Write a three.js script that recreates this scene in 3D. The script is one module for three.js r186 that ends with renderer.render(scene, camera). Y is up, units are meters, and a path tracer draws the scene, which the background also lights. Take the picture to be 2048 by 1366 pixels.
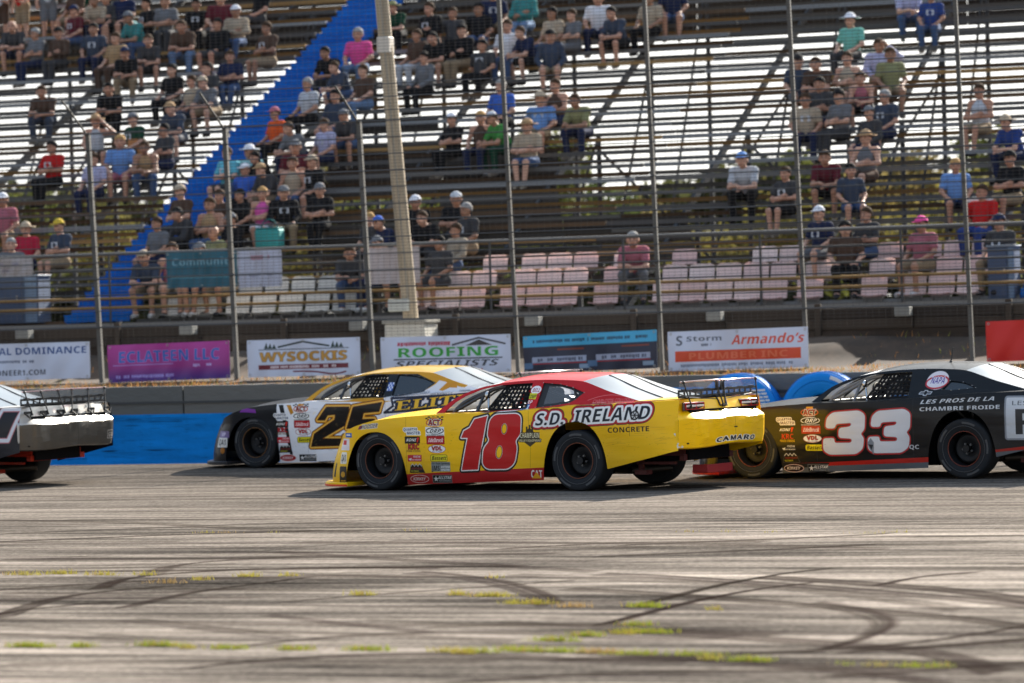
import * as THREE from 'three';
import { MarchingCubes } from 'three/addons/objects/MarchingCubes.js';
import { mergeGeometries, mergeVertices, toCreasedNormals } from 'three/addons/utils/BufferGeometryUtils.js';
import { RoundedBoxGeometry } from 'three/addons/geometries/RoundedBoxGeometry.js';

// ---------------------------------------------------------------- camera, sky, sun, exposure
const scene = new THREE.Scene();
const FOC = 7500, TH = THREE.MathUtils.degToRad(20);          // lens in pixels of the 2048 px photograph; the track runs 20 degrees off the picture plane
const camera = new THREE.PerspectiveCamera(2 * Math.atan(683 / FOC) * 180 / Math.PI, 2048 / 1366, 0.5, 3000);
camera.rotation.order = 'YXZ';
camera.position.set(0, 2.0, 0);
camera.rotation.set(-Math.atan(52 / FOC), TH, -0.027);
camera.focus = 38.5; camera.userData.fStop = 2.2;
camera.updateMatrixWorld(true);
scene.add(camera);

const SUN = new THREE.Vector3(0.191, 0.55, -0.981).normalize();
{ // bright hazy afternoon sky, brightest round the sun
  const W = 512, H = 256, d = new Float32Array(W * H * 4);
  for (let j = 0; j < H; j++) for (let i = 0; i < W; i++) {
    const el = (j + 0.5) / H * Math.PI - Math.PI / 2, az = (i + 0.5) / W * 2 * Math.PI - Math.PI;
    const x = Math.cos(el) * Math.cos(az), y = Math.sin(el), z = Math.cos(el) * Math.sin(az);
    const c = x * SUN.x + y * SUN.y + z * SUN.z;
    const h = Math.pow(1 - Math.max(0, y), 3.2);
    const glow = 0.36 * Math.exp(-(1 - c) * 3.2) + 0.5 * Math.exp(-(1 - c) * 22);
    const k = (j * W + i) * 4;
    d[k] = 0.1 + 0.31 * h + glow; d[k + 1] = 0.155 + 0.245 * h + glow * 0.97; d[k + 2] = 0.24 + 0.135 * h + glow * 0.86; d[k + 3] = 1;
  }
  const t = new THREE.DataTexture(d, W, H, THREE.RGBAFormat, THREE.FloatType);
  t.mapping = THREE.EquirectangularReflectionMapping; t.magFilter = THREE.LinearFilter; t.needsUpdate = true;
  scene.background = t; scene.environment = t;
}
const sun = new THREE.DirectionalLight(new THREE.Color(1, 0.93, 0.82), 5);
sun.position.copy(SUN).multiplyScalar(120).add(new THREE.Vector3(-18, 0, -45));
sun.target.position.set(-18, 0, -45);
sun.castShadow = true; sun.shadow.mapSize.set(4096, 4096);
Object.assign(sun.shadow.camera, { left: -40, right: 40, top: 40, bottom: -40, near: 1, far: 260 });
scene.add(sun, sun.target);
const renderer = new THREE.WebGLRenderer({ antialias: true });
renderer.toneMapping = THREE.LinearToneMapping; renderer.toneMappingExposure = 3.25;
renderer.shadowMap.enabled = true;

// ---------------------------------------------------------------- helpers
let seed = 12345;
const rnd = () => { seed = (seed * 1664525 + 1013904223) >>> 0; return seed / 4294967296; };
const rr = (a, b) => a + (b - a) * rnd();
const clamp = (x, a, b) => Math.min(b, Math.max(a, x));
const lerp = (a, b, t) => a + (b - a) * t;
const smooth = (a, b, x) => { const t = clamp((x - a) / (b - a), 0, 1); return t * t * (3 - 2 * t); };
const hash = (x, y) => { let h = (x * 374761393 + y * 668265263) | 0; h = Math.imul(h ^ (h >>> 13), 1274126177); return ((h ^ (h >>> 16)) >>> 0) / 4294967296; };
const noise = (x, y) => { const i = Math.floor(x), j = Math.floor(y), u = x - i, v = y - j, a = u * u * (3 - 2 * u), b = v * v * (3 - 2 * v); return lerp(lerp(hash(i, j), hash(i + 1, j), a), lerp(hash(i, j + 1), hash(i + 1, j + 1), a), b); };
const fbm = (x, y, n = 4) => { let s = 0, a = 0.5, t = 0; for (let i = 0; i < n; i++) { s += a * noise(x, y); t += a; a *= 0.5; x = x * 2.03 + 17.1; y = y * 2.03 + 9.7; } return s / t; };
const used = {};
const num = (n) => { const k = used[n] = (used[n] ?? -1) + 1; return k ? n + '_' + String(k).padStart(3, '0') : n; };
function tag(o, label, category, group, kind) { if (label) o.userData.label = label; if (category) o.userData.category = category; if (group) o.userData.group = group; if (kind) o.userData.kind = kind; return o; }
function mesh(name, g, m, parent) { const o = new THREE.Mesh(g, m); o.name = parent ? name : num(name); o.castShadow = o.receiveShadow = true; (parent ?? scene).add(o); return o; }
function thing(name, label, category, pos = [0, 0, 0], turn = 0, group) { const o = new THREE.Group(); o.name = num(name); o.position.set(...pos); o.rotation.y = turn; scene.add(o); return tag(o, label, category, group); }
function structure(name, g, m) { const o = mesh(name, g, m); o.userData.kind = 'structure'; return o; }
const cache = {};
const mat = (r, g, b, rough = 0.8, o = {}) => { const k = [r, g, b, rough, JSON.stringify(o)].join(); return cache[k] ??= new THREE.MeshPhysicalMaterial({ color: new THREE.Color().setRGB(r, g, b), roughness: rough, specularIntensity: rough >= 0.75 ? 0.15 : 1, ...o }); };
const box = (w, h, d, x = 0, y = 0, z = 0) => new THREE.BoxGeometry(w, h, d).translate(x, y, z);
const rbox = (w, h, d, x = 0, y = 0, z = 0, r = 0.01) => new RoundedBoxGeometry(w, h, d, 1, r).translate(x, y, z);
const V = (a) => new THREE.Vector3(...a);
function bar(a, b, r, seg = 6, r2 = r) { const A = V(a), B = V(b), d = B.clone().sub(A), g = new THREE.CylinderGeometry(r2, r, d.length(), seg); g.applyQuaternion(new THREE.Quaternion().setFromUnitVectors(new THREE.Vector3(0, 1, 0), d.normalize())); return g.translate((A.x + B.x) / 2, (A.y + B.y) / 2, (A.z + B.z) / 2); }
function tube(pts, r, seg = 6, n = 16) { return new THREE.TubeGeometry(new THREE.CatmullRomCurve3(pts.map(V)), n, r, seg); }
const merge = (l) => mergeGeometries(l.map((g) => { const q = g.index ? g.toNonIndexed() : g; for (const k of Object.keys(q.attributes)) if (!['position', 'normal', 'uv'].includes(k)) q.deleteAttribute(k); return q; }));
function grid(nu, nv, f) { // f(u, v) -> [x, y, z, s, t]
  const p = [], uv = [], ix = [];
  for (let j = 0; j <= nv; j++) for (let i = 0; i <= nu; i++) { const q = f(i / nu, j / nv, i, j); p.push(q[0], q[1], q[2]); uv.push(q[3] ?? i / nu, q[4] ?? j / nv); }
  for (let j = 0; j < nv; j++) for (let i = 0; i < nu; i++) { const a = j * (nu + 1) + i, b = a + 1, c = a + nu + 1, d = c + 1; ix.push(a, b, d, a, d, c); }
  const g = new THREE.BufferGeometry();
  g.setAttribute('position', new THREE.Float32BufferAttribute(p, 3)); g.setAttribute('uv', new THREE.Float32BufferAttribute(uv, 2)); g.setIndex(ix); g.computeVertexNormals();
  return g;
}
function table(pts) { // smooth monotone-ish interpolation through [x, y] pairs
  const n = pts.length, m = [];
  for (let i = 0; i < n; i++) { const a = pts[Math.max(0, i - 1)], b = pts[Math.min(n - 1, i + 1)]; m.push((b[1] - a[1]) / (b[0] - a[0])); }
  return (x) => { if (x <= pts[0][0]) return pts[0][1]; if (x >= pts[n - 1][0]) return pts[n - 1][1]; let i = 0; while (x > pts[i + 1][0]) i++; const h = pts[i + 1][0] - pts[i][0], t = (x - pts[i][0]) / h, t2 = t * t, t3 = t2 * t; return (2 * t3 - 3 * t2 + 1) * pts[i][1] + (t3 - 2 * t2 + t) * h * m[i] + (-2 * t3 + 3 * t2) * pts[i + 1][1] + (t3 - t2) * h * m[i + 1]; };
}
function canvasTex(w, h, draw, srgb = true) { const c = document.createElement('canvas'); c.width = w; c.height = h; draw(c.getContext('2d'), w, h); const t = new THREE.CanvasTexture(c); if (srgb) t.colorSpace = THREE.SRGBColorSpace; t.wrapS = t.wrapT = THREE.RepeatWrapping; return t; }
function noiseTex(n, f, srgb = false) { const d = new Uint8Array(n * n * 4); for (let j = 0; j < n; j++) for (let i = 0; i < n; i++) { const q = f(i / n, j / n); const k = (j * n + i) * 4; for (let c = 0; c < 3; c++) d[k + c] = clamp(Array.isArray(q) ? q[c] : q, 0, 1) * 255; d[k + 3] = 255; } const t = new THREE.DataTexture(d, n, n); t.magFilter = THREE.LinearFilter; t.wrapS = t.wrapT = THREE.RepeatWrapping; if (srgb) t.colorSpace = THREE.SRGBColorSpace; t.needsUpdate = true; return t; }
// a place in the world for a place in the photograph, on an upright plane parallel to the track or on the ground
function ray(px, py) { return new THREE.Vector3((px - 1024) / FOC, -(py - 683) / FOC, -1).applyQuaternion(camera.quaternion); }
function onP(px, py, p) { const d = ray(px, py), t = -p / d.z; return [d.x * t, camera.position.y + d.y * t]; }
const groundY = (p) => (p < 52.62 ? 0.05 * Math.exp(-(((p - 46.8) / 2.1) ** 2)) - (p > 47.5 ? 0.0078 * (p - 47.5) ** 2 : 0) : 0);   // flat, a slight crown, then falling to the wall
function onGround(px, py) { const d = ray(px, py); let t = 10; for (let i = 0; i < 30; i++) { const p = -d.z * t; t = (groundY(p) - camera.position.y) / d.y; } return [d.x * t, -d.z * t]; }

// ---------------------------------------------------------------- ground
const AX0 = -32, AX1 = 4, AP0 = 13, AP1 = 53;                  // metres that the asphalt's texture covers
const asphaltTex = canvasTex(2048, 2048, (c, W, H) => {
  const im = c.createImageData(W, H), d = im.data;
  const q = (x, y) => fbm(x, y, 3);
  for (let j = 0; j < H; j++) {
    const p = lerp(AP1, AP0, j / H), apron = 1 - smooth(34.4, 34.9, p);
    for (let i = 0; i < W; i++) {
      const x = lerp(AX0, AX1, i / W);
      const s1 = noise(x * 0.5 + 40, p * 6.1), s2 = noise(x * 1.4, p * 16.1 + 7), s3 = noise(x * 0.16, p * 2.4), big = q(x * 0.35 + 3, p * 0.6), fine = hash(i, j) * 0.5 + hash(i >> 1, (j >> 1) + 999) * 0.5;
      let v = 0.432 - apron * 0.012 + (s1 - 0.5) * (0.08 + 0.1 * apron) + (s2 - 0.5) * (0.09 + 0.1 * apron) + (s3 - 0.5) * 0.1 + (big - 0.5) * (0.13 + 0.16 * apron) + (fine - 0.5) * 0.16;
      v -= (1 - apron) * 0.07 * smooth(37, 42, p); v -= 0.05 * smooth(0.62, 0.8, noise(x * 0.23 + 9, p * 0.8)) * apron;
      const k = (j * W + i) * 4;
      d[k] = clamp(v * 1.05, 0, 1) * 255; d[k + 1] = clamp(v * 0.982, 0, 1) * 255; d[k + 2] = clamp(v * 0.915, 0, 1) * 255; d[k + 3] = 255;
    }
  }
  c.putImageData(im, 0, 0);
  const tx = (x) => (x - AX0) / (AX1 - AX0) * W, ty = (p) => (AP1 - p) / (AP1 - AP0) * H, kx = W / (AX1 - AX0);
  const mark = (pts, w, a, col = '34,28,25') => { // a tyre mark as a bundle of thin streaks
    for (let s = 0; s < 7; s++) {
      const o = (s / 6 - 0.5) * w + rr(-0.01, 0.01);
      c.strokeStyle = `rgba(${col},${a * rr(0.35, 1)})`; c.lineWidth = kx * w * rr(0.12, 0.3); c.lineCap = 'round'; c.beginPath();
      pts.forEach(([x, p], i) => { const X = tx(x + o * 0.3), Y = ty(p + o); if (!i) c.moveTo(X, Y); else { const [x0, p0] = pts[i - 1]; c.quadraticCurveTo(tx(x0 + o * 0.3), ty(p0 + o), (tx(x0 + o * 0.3) + X) / 2, (ty(p0 + o) + Y) / 2); } });
      c.stroke();
    }
  };
  const px = (l) => l.map(([a, b]) => onGround(a, b));
  const M = [
    [[2150, 1225], [2048, 1212], [1950, 1200], [1820, 1190], [1650, 1176], [1500, 1166], [1300, 1152], [1100, 1146]], [[2150, 1215], [1950, 1185], [1800, 1172], [1620, 1160], [1450, 1150]],
    [[1990, 1345], [1950, 1328], [1900, 1314], [1830, 1301], [1700, 1290], [1500, 1276], [1300, 1264], [1180, 1258]], [[2200, 1238], [2048, 1252], [1900, 1277], [1750, 1294], [1500, 1309], [1250, 1316], [1000, 1322]],
    [[2150, 1270], [2000, 1283], [1800, 1298], [1600, 1306]], [[1640, 1300], [1720, 1280], [1775, 1255], [1770, 1235], [1700, 1215], [1560, 1196]], [[1270, 1212], [1350, 1192], [1430, 1172], [1500, 1158], [1600, 1142], [1700, 1135]],
    [[1100, 1210], [1080, 1190], [1000, 1165], [900, 1150], [760, 1140]], [[0, 1235], [60, 1210], [140, 1190], [260, 1178], [420, 1168]], [[250, 1215], [330, 1196], [400, 1182], [560, 1162], [640, 1150]],
    [[0, 1120], [300, 1118], [600, 1114], [900, 1109], [1300, 1106]], [[0, 1040], [300, 1045], [560, 1062], [900, 1061]], [[0, 1068], [200, 1060], [500, 1048], [900, 1040]], [[600, 1085], [1000, 1085], [1500, 1088], [2048, 1110]],
    [[1250, 1090], [1450, 1082], [1650, 1074], [1900, 1060]], [[1024, 1150], [1250, 1160], [1500, 1168], [1800, 1200], [2048, 1240]], [[500, 1290], [700, 1270], [1000, 1262], [1300, 1280], [1600, 1272]], [[0, 1330], [400, 1320], [800, 1325], [1200, 1318]],
    [[900, 1366], [1200, 1345], [1600, 1340], [2048, 1330]], [[0, 1180], [300, 1160], [700, 1150], [1024, 1158]], [[300, 1150], [340, 1130], [480, 1118], [700, 1110]], [[1760, 1170], [1850, 1150], [2048, 1140]],
  ];
  M.forEach((m, i) => { const w = px(m); mark(w, 0.26, i < 9 ? 0.5 : 0.34); if (i % 2 === 0) mark(w.map(([x, p]) => [x + 0.25, p - 1.45]), 0.22, 0.5); });
  for (let i = 0; i < 190; i++) { const x = rr(-30, 2), p = i < 70 ? rr(18, 34) : rr(34, 46), l = rr(3, 12), b = rr(-0.5, 0.5) * (i < 70 ? 1.6 : 0.35), e = rr(-0.3, 0.3) * (i < 70 ? 1.5 : 0.3); mark([[x, p], [x + l * 0.33, p + b * 0.5 + e], [x + l * 0.66, p + b + e], [x + l, p + b * 1.8]], rr(0.06, 0.24), rr(0.07, 0.3)); }
  for (let i = 0; i < 46; i++) { const X0 = rr(-200, 2100), Y0 = rr(1085, 1345), L = rr(250, 900), k = rr(-1, 1), bend = rr(-1, 1); mark(px([[X0, Y0], [X0 + L * 0.3, Y0 + k * 14 + bend * 6], [X0 + L * 0.6, Y0 + k * 22 + bend * 16], [X0 + L, Y0 + k * 30 + bend * 36]].filter(([, y]) => y > 1070)), rr(0.05, 0.2), rr(0.12, 0.42)); }
  for (let i = 0; i < 60; i++) { const x = rr(-30, 2), p = rr(18, 46), l = rr(0.6, 4); mark([[x, p], [x + l * 0.5, p + rr(-0.05, 0.05)], [x + l, p + rr(-0.1, 0.1)]], rr(0.04, 0.14), rr(0.03, 0.08), '235,220,205'); }
  for (let i = 0; i < 26; i++) { const g = c.createRadialGradient(0, 0, 0, 0, 0, 1); g.addColorStop(0, `rgba(30,27,27,${rr(0.1, 0.3)})`); g.addColorStop(1, 'rgba(30,27,27,0)'); c.save(); c.translate(tx(rr(-24, 0)), ty(rr(18, 34))); c.scale(rr(20, 90), rr(6, 22)); c.fillStyle = g; c.fillRect(-1, -1, 2, 2); c.restore(); }
  // the seams of the paving
  for (const [p, a, w] of [[onGround(900, 1063)[1], 0.75, 0.02], [onGround(850, 1315)[1], 0.6, 0.03], [onGround(300, 1155)[1], 0.35, 0.02], [onGround(1200, 1352)[1], 0.7, 0.03]]) {
    c.strokeStyle = `rgba(18,15,14,${a})`; c.lineWidth = w * H / (AP1 - AP0) + 1; c.beginPath();
    for (let x = AX0; x <= AX1; x += 0.3) { const y = ty(p + (noise(x * 0.7, p) - 0.5) * 0.1); x === AX0 ? c.moveTo(tx(x), y) : c.lineTo(tx(x), y); } c.stroke();
  }
});
asphaltTex.wrapS = asphaltTex.wrapT = THREE.MirroredRepeatWrapping;
const gravelBump = noiseTex(512, (u, v) => { const x = Math.floor(u * 512), y = Math.floor(v * 512); return 0.35 * hash(x, y) + 0.35 * hash(x >> 1, y >> 1) + 0.3 * hash((x >> 2) + 77, y >> 2); });
gravelBump.channel = 1;
{
  const ps = []; for (let p = -60; p < 40; p += 4) ps.push(p); for (let p = 40; p <= 52.62; p += 0.4) ps.push(p); ps.push(52.66);
  const g = grid(1, ps.length - 1, (u, v, i, j) => { const x = i ? 250 : -250; return [x, groundY(Math.min(ps[j], 52.61)), -ps[j], (x - AX0) / (AX1 - AX0), (ps[j] - AP0) / (AP1 - AP0)]; });
  const uv1 = []; const P = g.attributes.position; for (let i = 0; i < P.count; i++) uv1.push(P.getX(i) / 1.1, P.getZ(i) / 1.1);
  g.setAttribute('uv1', new THREE.Float32BufferAttribute(uv1, 2));
  structure('asphalt_track', g, new THREE.MeshPhysicalMaterial({ map: asphaltTex, bumpMap: gravelBump, bumpScale: 0.009, roughness: 1, specularIntensity: 0 }));
}
const dirtTex = noiseTex(512, (u, v) => { const a = fbm(u * 14, v * 9, 4), b = fbm(u * 60 + 5, v * 40, 2), t = a * 0.6 + b * 0.4; return [0.13 + 0.19 * t, 0.1 + 0.15 * t, 0.075 + 0.12 * t]; }, true);
const WALLP = 52.62, FENCEP = 54.97, STANDP = 61.08;
{ // earth bank behind the wall
  const prof = [[52.9, 0.98], [53.4, 1.03], [54.6, 1.07], [55.25, 1.1], [55.7, 1.22], [56.2, 1.42], [56.6, 1.5], [56.95, 1.52], [57.05, 1.93], [61, 1.97], [90, 1.9], [140, 1.8], [400, 1.5], [2500, 0]];
  const xs = []; xs.push(-1500, -300, -80); for (let x = -48; x <= 4; x += 0.5) xs.push(x); xs.push(60, 300, 1500);
  const g = grid(xs.length - 1, prof.length - 1, (u, v, i, j) => { const x = xs[i], [p, y] = prof[j]; const w = j > 0 && j < 9 ? (fbm(x * 0.6 + 3, p * 0.9, 3) - 0.5) * (j > 3 ? 0.26 : 0.1) : 0; return [x, y + w, -(p + (j > 3 && j < 7 ? (noise(x * 0.5, 4) - 0.5) * 0.5 : 0)), x / 4, p / 4]; });
  structure('earth_bank', g, new THREE.MeshStandardMaterial({ map: dirtTex, roughness: 1 }));
}
// grass: dry strip along the wall, and green tufts in the seams of the paving
function blade(h, w, lean) { return grid(1, 3, (u, v) => [(u - 0.5) * w * (1 - v * 0.85), h * v * (1 - 0.2 * lean * v), lean * h * v * v]); }
function tufts(name, label, list, mats) { // list of [x, y, z, h, matIndex]
  const gs = mats.map(() => []), m4 = new THREE.Matrix4(), q = new THREE.Quaternion(), e = new THREE.Euler();
  for (const [x, y, z, h, k] of list) { e.set(rr(-0.5, 0.5), rr(0, 6.28), rr(-0.5, 0.5)); gs[k].push(m4.clone().compose(new THREE.Vector3(x, y, z), q.clone().setFromEuler(e), new THREE.Vector3(h, h, h))); }
  const b = blade(1, 0.16, 0.35), root = thing(name, label, 'grass'); root.userData.kind = 'stuff';
  gs.forEach((l, k) => { const o = new THREE.InstancedMesh(b, mats[k], l.length); l.forEach((m, i) => o.setMatrixAt(i, m)); o.name = 'grass_blades'; o.castShadow = o.receiveShadow = true; root.add(o); o.userData.kind = 'stuff'; });
  return root;
}
const leafy = (r, g, b) => mat(r, g, b, 0.9, { transmission: 0.35, thickness: 0, side: THREE.DoubleSide });
{
  const l = [];
  for (let i = 0; i < 16000; i++) { const x = rr(-46, -4), p = 52.95 + Math.pow(rnd(), 1.4) * 2.3, dn = fbm(x * 0.8, p, 2); if (dn < 0.38) continue; l.push([x, 1.0 + (p - 52.9) * 0.03, -p, rr(0.04, 0.1) * (0.5 + dn), rnd() < 0.62 ? 0 : rnd() < 0.6 ? 1 : 2]); }
  for (let i = 0; i < 1100; i++) { const x = rr(-46, -4), p = rr(55.2, 56.8); if (fbm(x * 0.5 + 9, p, 2) < 0.52) continue; l.push([x, lerp(1.1, 1.5, smooth(55.2, 56.6, p)), -p, rr(0.05, 0.12), rnd() < 0.5 ? 0 : 2]); }
  tufts('dry_grass', 'strip of dry orange and green grass on top of the bank behind the track wall', l, [leafy(0.42, 0.2, 0.07), leafy(0.46, 0.27, 0.1), leafy(0.2, 0.22, 0.05)]);
  const w = [];
  const clump = (px, py, wpx, n, k, h = 0.07) => { const [x, p] = onGround(px, py), s = 1.6 * wpx / FOC * p; for (let i = 0; i < n; i++) { const g = (rnd() + rnd() + rnd() - 1.5) / 1.5; w.push([x + g * s * 0.5, 0, -p + rr(-0.05, 0.05) + g * 0.02, rr(0.35, 1) * h, rnd() < 0.82 ? k : 2]); } };
  for (const [a, b, c, n, k] of [[60, 1294, 110, 150, 0], [165, 1294, 60, 60, 0], [318, 1292, 100, 150, 0], [380, 1297, 50, 30, 1], [455, 1298, 90, 80, 0], [590, 1300, 100, 90, 0], [735, 1301, 110, 120, 0], [900, 1304, 90, 60, 1], [1090, 1304, 180, 200, 0], [1200, 1306, 120, 80, 2], [1270, 1309, 130, 80, 0], [1400, 1311, 120, 60, 0], [1500, 1322, 100, 100, 0], [1420, 1319, 60, 30, 1], [930, 1307, 60, 50, 1], [1850, 1334, 100, 60, 0], [1755, 1332, 60, 16, 1], [1690, 1330, 70, 12, 0],
    [960, 1305, 90, 60, 0], [1020, 1300, 80, 60, 0], [1110, 1282, 100, 120, 0], [1170, 1272, 70, 80, 0], [1290, 1266, 130, 130, 0], [1270, 1251, 80, 60, 0], [1250, 1268, 60, 60, 1],
    [40, 1150, 130, 60, 1], [125, 1148, 70, 70, 1], [205, 1150, 80, 50, 1], [290, 1150, 60, 40, 1], [330, 1166, 90, 30, 2], [400, 1160, 60, 30, 1], [495, 1153, 60, 50, 1], [580, 1152, 50, 30, 1], [725, 1190, 60, 60, 1], [915, 1190, 50, 50, 1], [985, 1193, 90, 100, 1], [1060, 1208, 110, 120, 1], [1145, 1214, 70, 50, 2], [1290, 1214, 80, 100, 0], [1430, 1220, 40, 20, 1], [990, 1156, 50, 14, 1],
    [410, 1066, 70, 30, 1], [455, 1066, 60, 20, 2], [545, 1066, 50, 14, 1], [830, 1062, 90, 16, 1], [1450, 1064, 60, 16, 1], [1380, 1064, 60, 16, 1], [1540, 1065, 90, 14, 1], [1725, 1067, 110, 24, 1], [1810, 1065, 80, 20, 1]]) clump(a, b, c, n * (b > 1230 ? 2.6 : b > 1100 ? 2.2 : 1.2), k, b > 1230 ? 0.045 : b > 1100 ? 0.05 : 0.035);
  tufts('weeds', 'yellow green weeds growing in lines out of the cracks of the asphalt', w, [leafy(0.26, 0.3, 0.03), leafy(0.36, 0.32, 0.05), leafy(0.36, 0.24, 0.09)]);
}

// ---------------------------------------------------------------- track wall with blue paint
const concreteBump = noiseTex(256, (u, v) => fbm(u * 24, v * 24, 3));
{
  const w = thing('track_wall', 'long low grey concrete wall painted blue along its lower half behind the race cars', 'wall', [-20, -0.2, -WALLP]);
  const grey = [mat(0.123, 0.123, 0.117, 0.95, { specularIntensity: 0.3, bumpMap: concreteBump, bumpScale: 0.01 }), mat(0.142, 0.138, 0.128, 0.95, { specularIntensity: 0.3, bumpMap: concreteBump, bumpScale: 0.01 }), mat(0.108, 0.108, 0.106, 0.95, { specularIntensity: 0.3, bumpMap: concreteBump, bumpScale: 0.01 })];
  const blue = mat(0.001, 0.215, 0.64, 0.7, { bumpMap: concreteBump, bumpScale: 0.004, specularIntensity: 0.25 });
  const scuff = noiseTex(512, (u, v) => { const a = noise(u * 16, v * 120), b = noise(u * 40 + 7, v * 300), d = fbm(u * 10 + 3, v * 10, 3); const q = 0.86 + 0.2 * (d - 0.5) - 0.55 * smooth(0.74, 0.95, a) * smooth(0.5, 0.8, noise(u * 8, v * 20 + 4)) - 0.25 * smooth(0.8, 1, b); return [q, q, q]; }, true); scuff.repeat.set(0.16, 0.8);
  const scuffBlue = new THREE.MeshPhysicalMaterial({ color: new THREE.Color(0.003, 0.28, 0.82), map: scuff, roughness: 0.7, specularIntensity: 0.25, bumpMap: concreteBump, bumpScale: 0.004 });
  const gb = rbox(3.03, 1.25, 0.26, 0, 0.625, -0.13, 0.012), gl = box(3.04, 0.05, 0.1, 0, 1.02, 0.03);
  for (let i = -14; i < 12; i++) { const o = mesh('wall_block', gb, grey[(i + 20) % 3], w); o.position.x = i * 3.05; }
  mesh('rub_rail', box(80, 0.035, 0.02, 0, 1.0, 0.012), mat(0.035, 0.038, 0.04, 0.6), w);
  // painted blue band: low to the left, rising into two round humps to the right
  const X = (px) => onP(px, 800, WALLP)[0] + 20;
  const s = new THREE.Shape(), top = [];
  for (let x = -40; x < X(1100); x += 1) top.push([x, 0.82]);
  for (let px = 1100; px <= 1330; px += 20) top.push([X(px), lerp(0.82, 1.08, smooth(1100, 1330, px))]);
  for (let px = 1345; px <= 2300; px += 60) top.push([X(px), px < 1420 ? 1.08 : 0.9]);
  s.moveTo(-40, 0.02); for (const [x, y] of top) s.lineTo(x, y); s.lineTo(X(2300), 0.02); s.closePath();
  mesh('blue_paint', new THREE.ExtrudeGeometry(s, { depth: 0.006, bevelEnabled: false }), scuffBlue, w);
  structure('concrete_gutter', box(120, 0.02, 0.3, -20, -0.2, -WALLP + 0.18), mat(0.3, 0.29, 0.27, 0.9));
}

{ // big tractor tyres painted blue, standing against the wall
  const prof = [[0.3, -0.16], [0.33, -0.2], [0.45, -0.225], [0.56, -0.215], [0.605, -0.18], [0.622, -0.1], [0.626, 0], [0.622, 0.1], [0.605, 0.18], [0.56, 0.215], [0.45, 0.225], [0.33, 0.2], [0.3, 0.16]].map(([r, y]) => new THREE.Vector2(r, y));
  const body = new THREE.LatheGeometry(prof, 56).rotateX(Math.PI / 2), groove = [-0.12, -0.04, 0.04, 0.12].map((z) => new THREE.TorusGeometry(0.624, 0.006, 5, 56).translate(0, 0, z));
  const tread = merge(groove), ring = new THREE.TorusGeometry(0.5, 0.008, 6, 60).translate(0, 0, 0.222), bl = mat(0.002, 0.2, 0.62, 0.6, { specularIntensity: 0.4, bumpMap: concreteBump, bumpScale: 0.006 }), wh = mat(0.6, 0.63, 0.66, 0.7);
  const names = ['blue painted tractor tyre against the wall just behind the yellow roof', 'blue painted tractor tyre with white brush marks behind the yellow spoiler', 'blue painted tractor tyre with a white edge beside the black windshield'];
  [1481, 1650].forEach((px, j) => { const i = j + 1; const q = onP(px, 832, WALLP - 0.28), t = thing('tractor_tyre', names[i], 'tyre', [q[0], groundY(WALLP - 0.28) - 0.01, -(WALLP - 0.28)], 0, 'blue tractor tyres along the wall'); for (const [n, g] of [['tyre_body', body], ['tread', tread], ['sidewall_ring', ring]]) { const o = mesh(n, g, bl, t); o.position.y = 0.64; if (n === 'tread') o.userData.kind = 'stuff'; }
    const l = []; if (i === 1) for (let k = 0; k < 7; k++) l.push(rbox(0.2 - k * 0.012, 0.028, 0.006, 0.36 + k * 0.025, 0.36 - k * 0.05, 0.224, 0.002).rotateZ(0.04)); if (i === 2) for (let k = 0; k < 7; k++) l.push(box(0.09, 0.05, 0.006).rotateZ(-0.35 - k * 0.16).translate(0.56 * Math.sin(0.35 + k * 0.16), 0.56 * Math.cos(0.35 + k * 0.16), 0.222)); if (l.length) mesh('white_paint', merge(l), wh, t).position.y = 0.64; });
}

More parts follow.
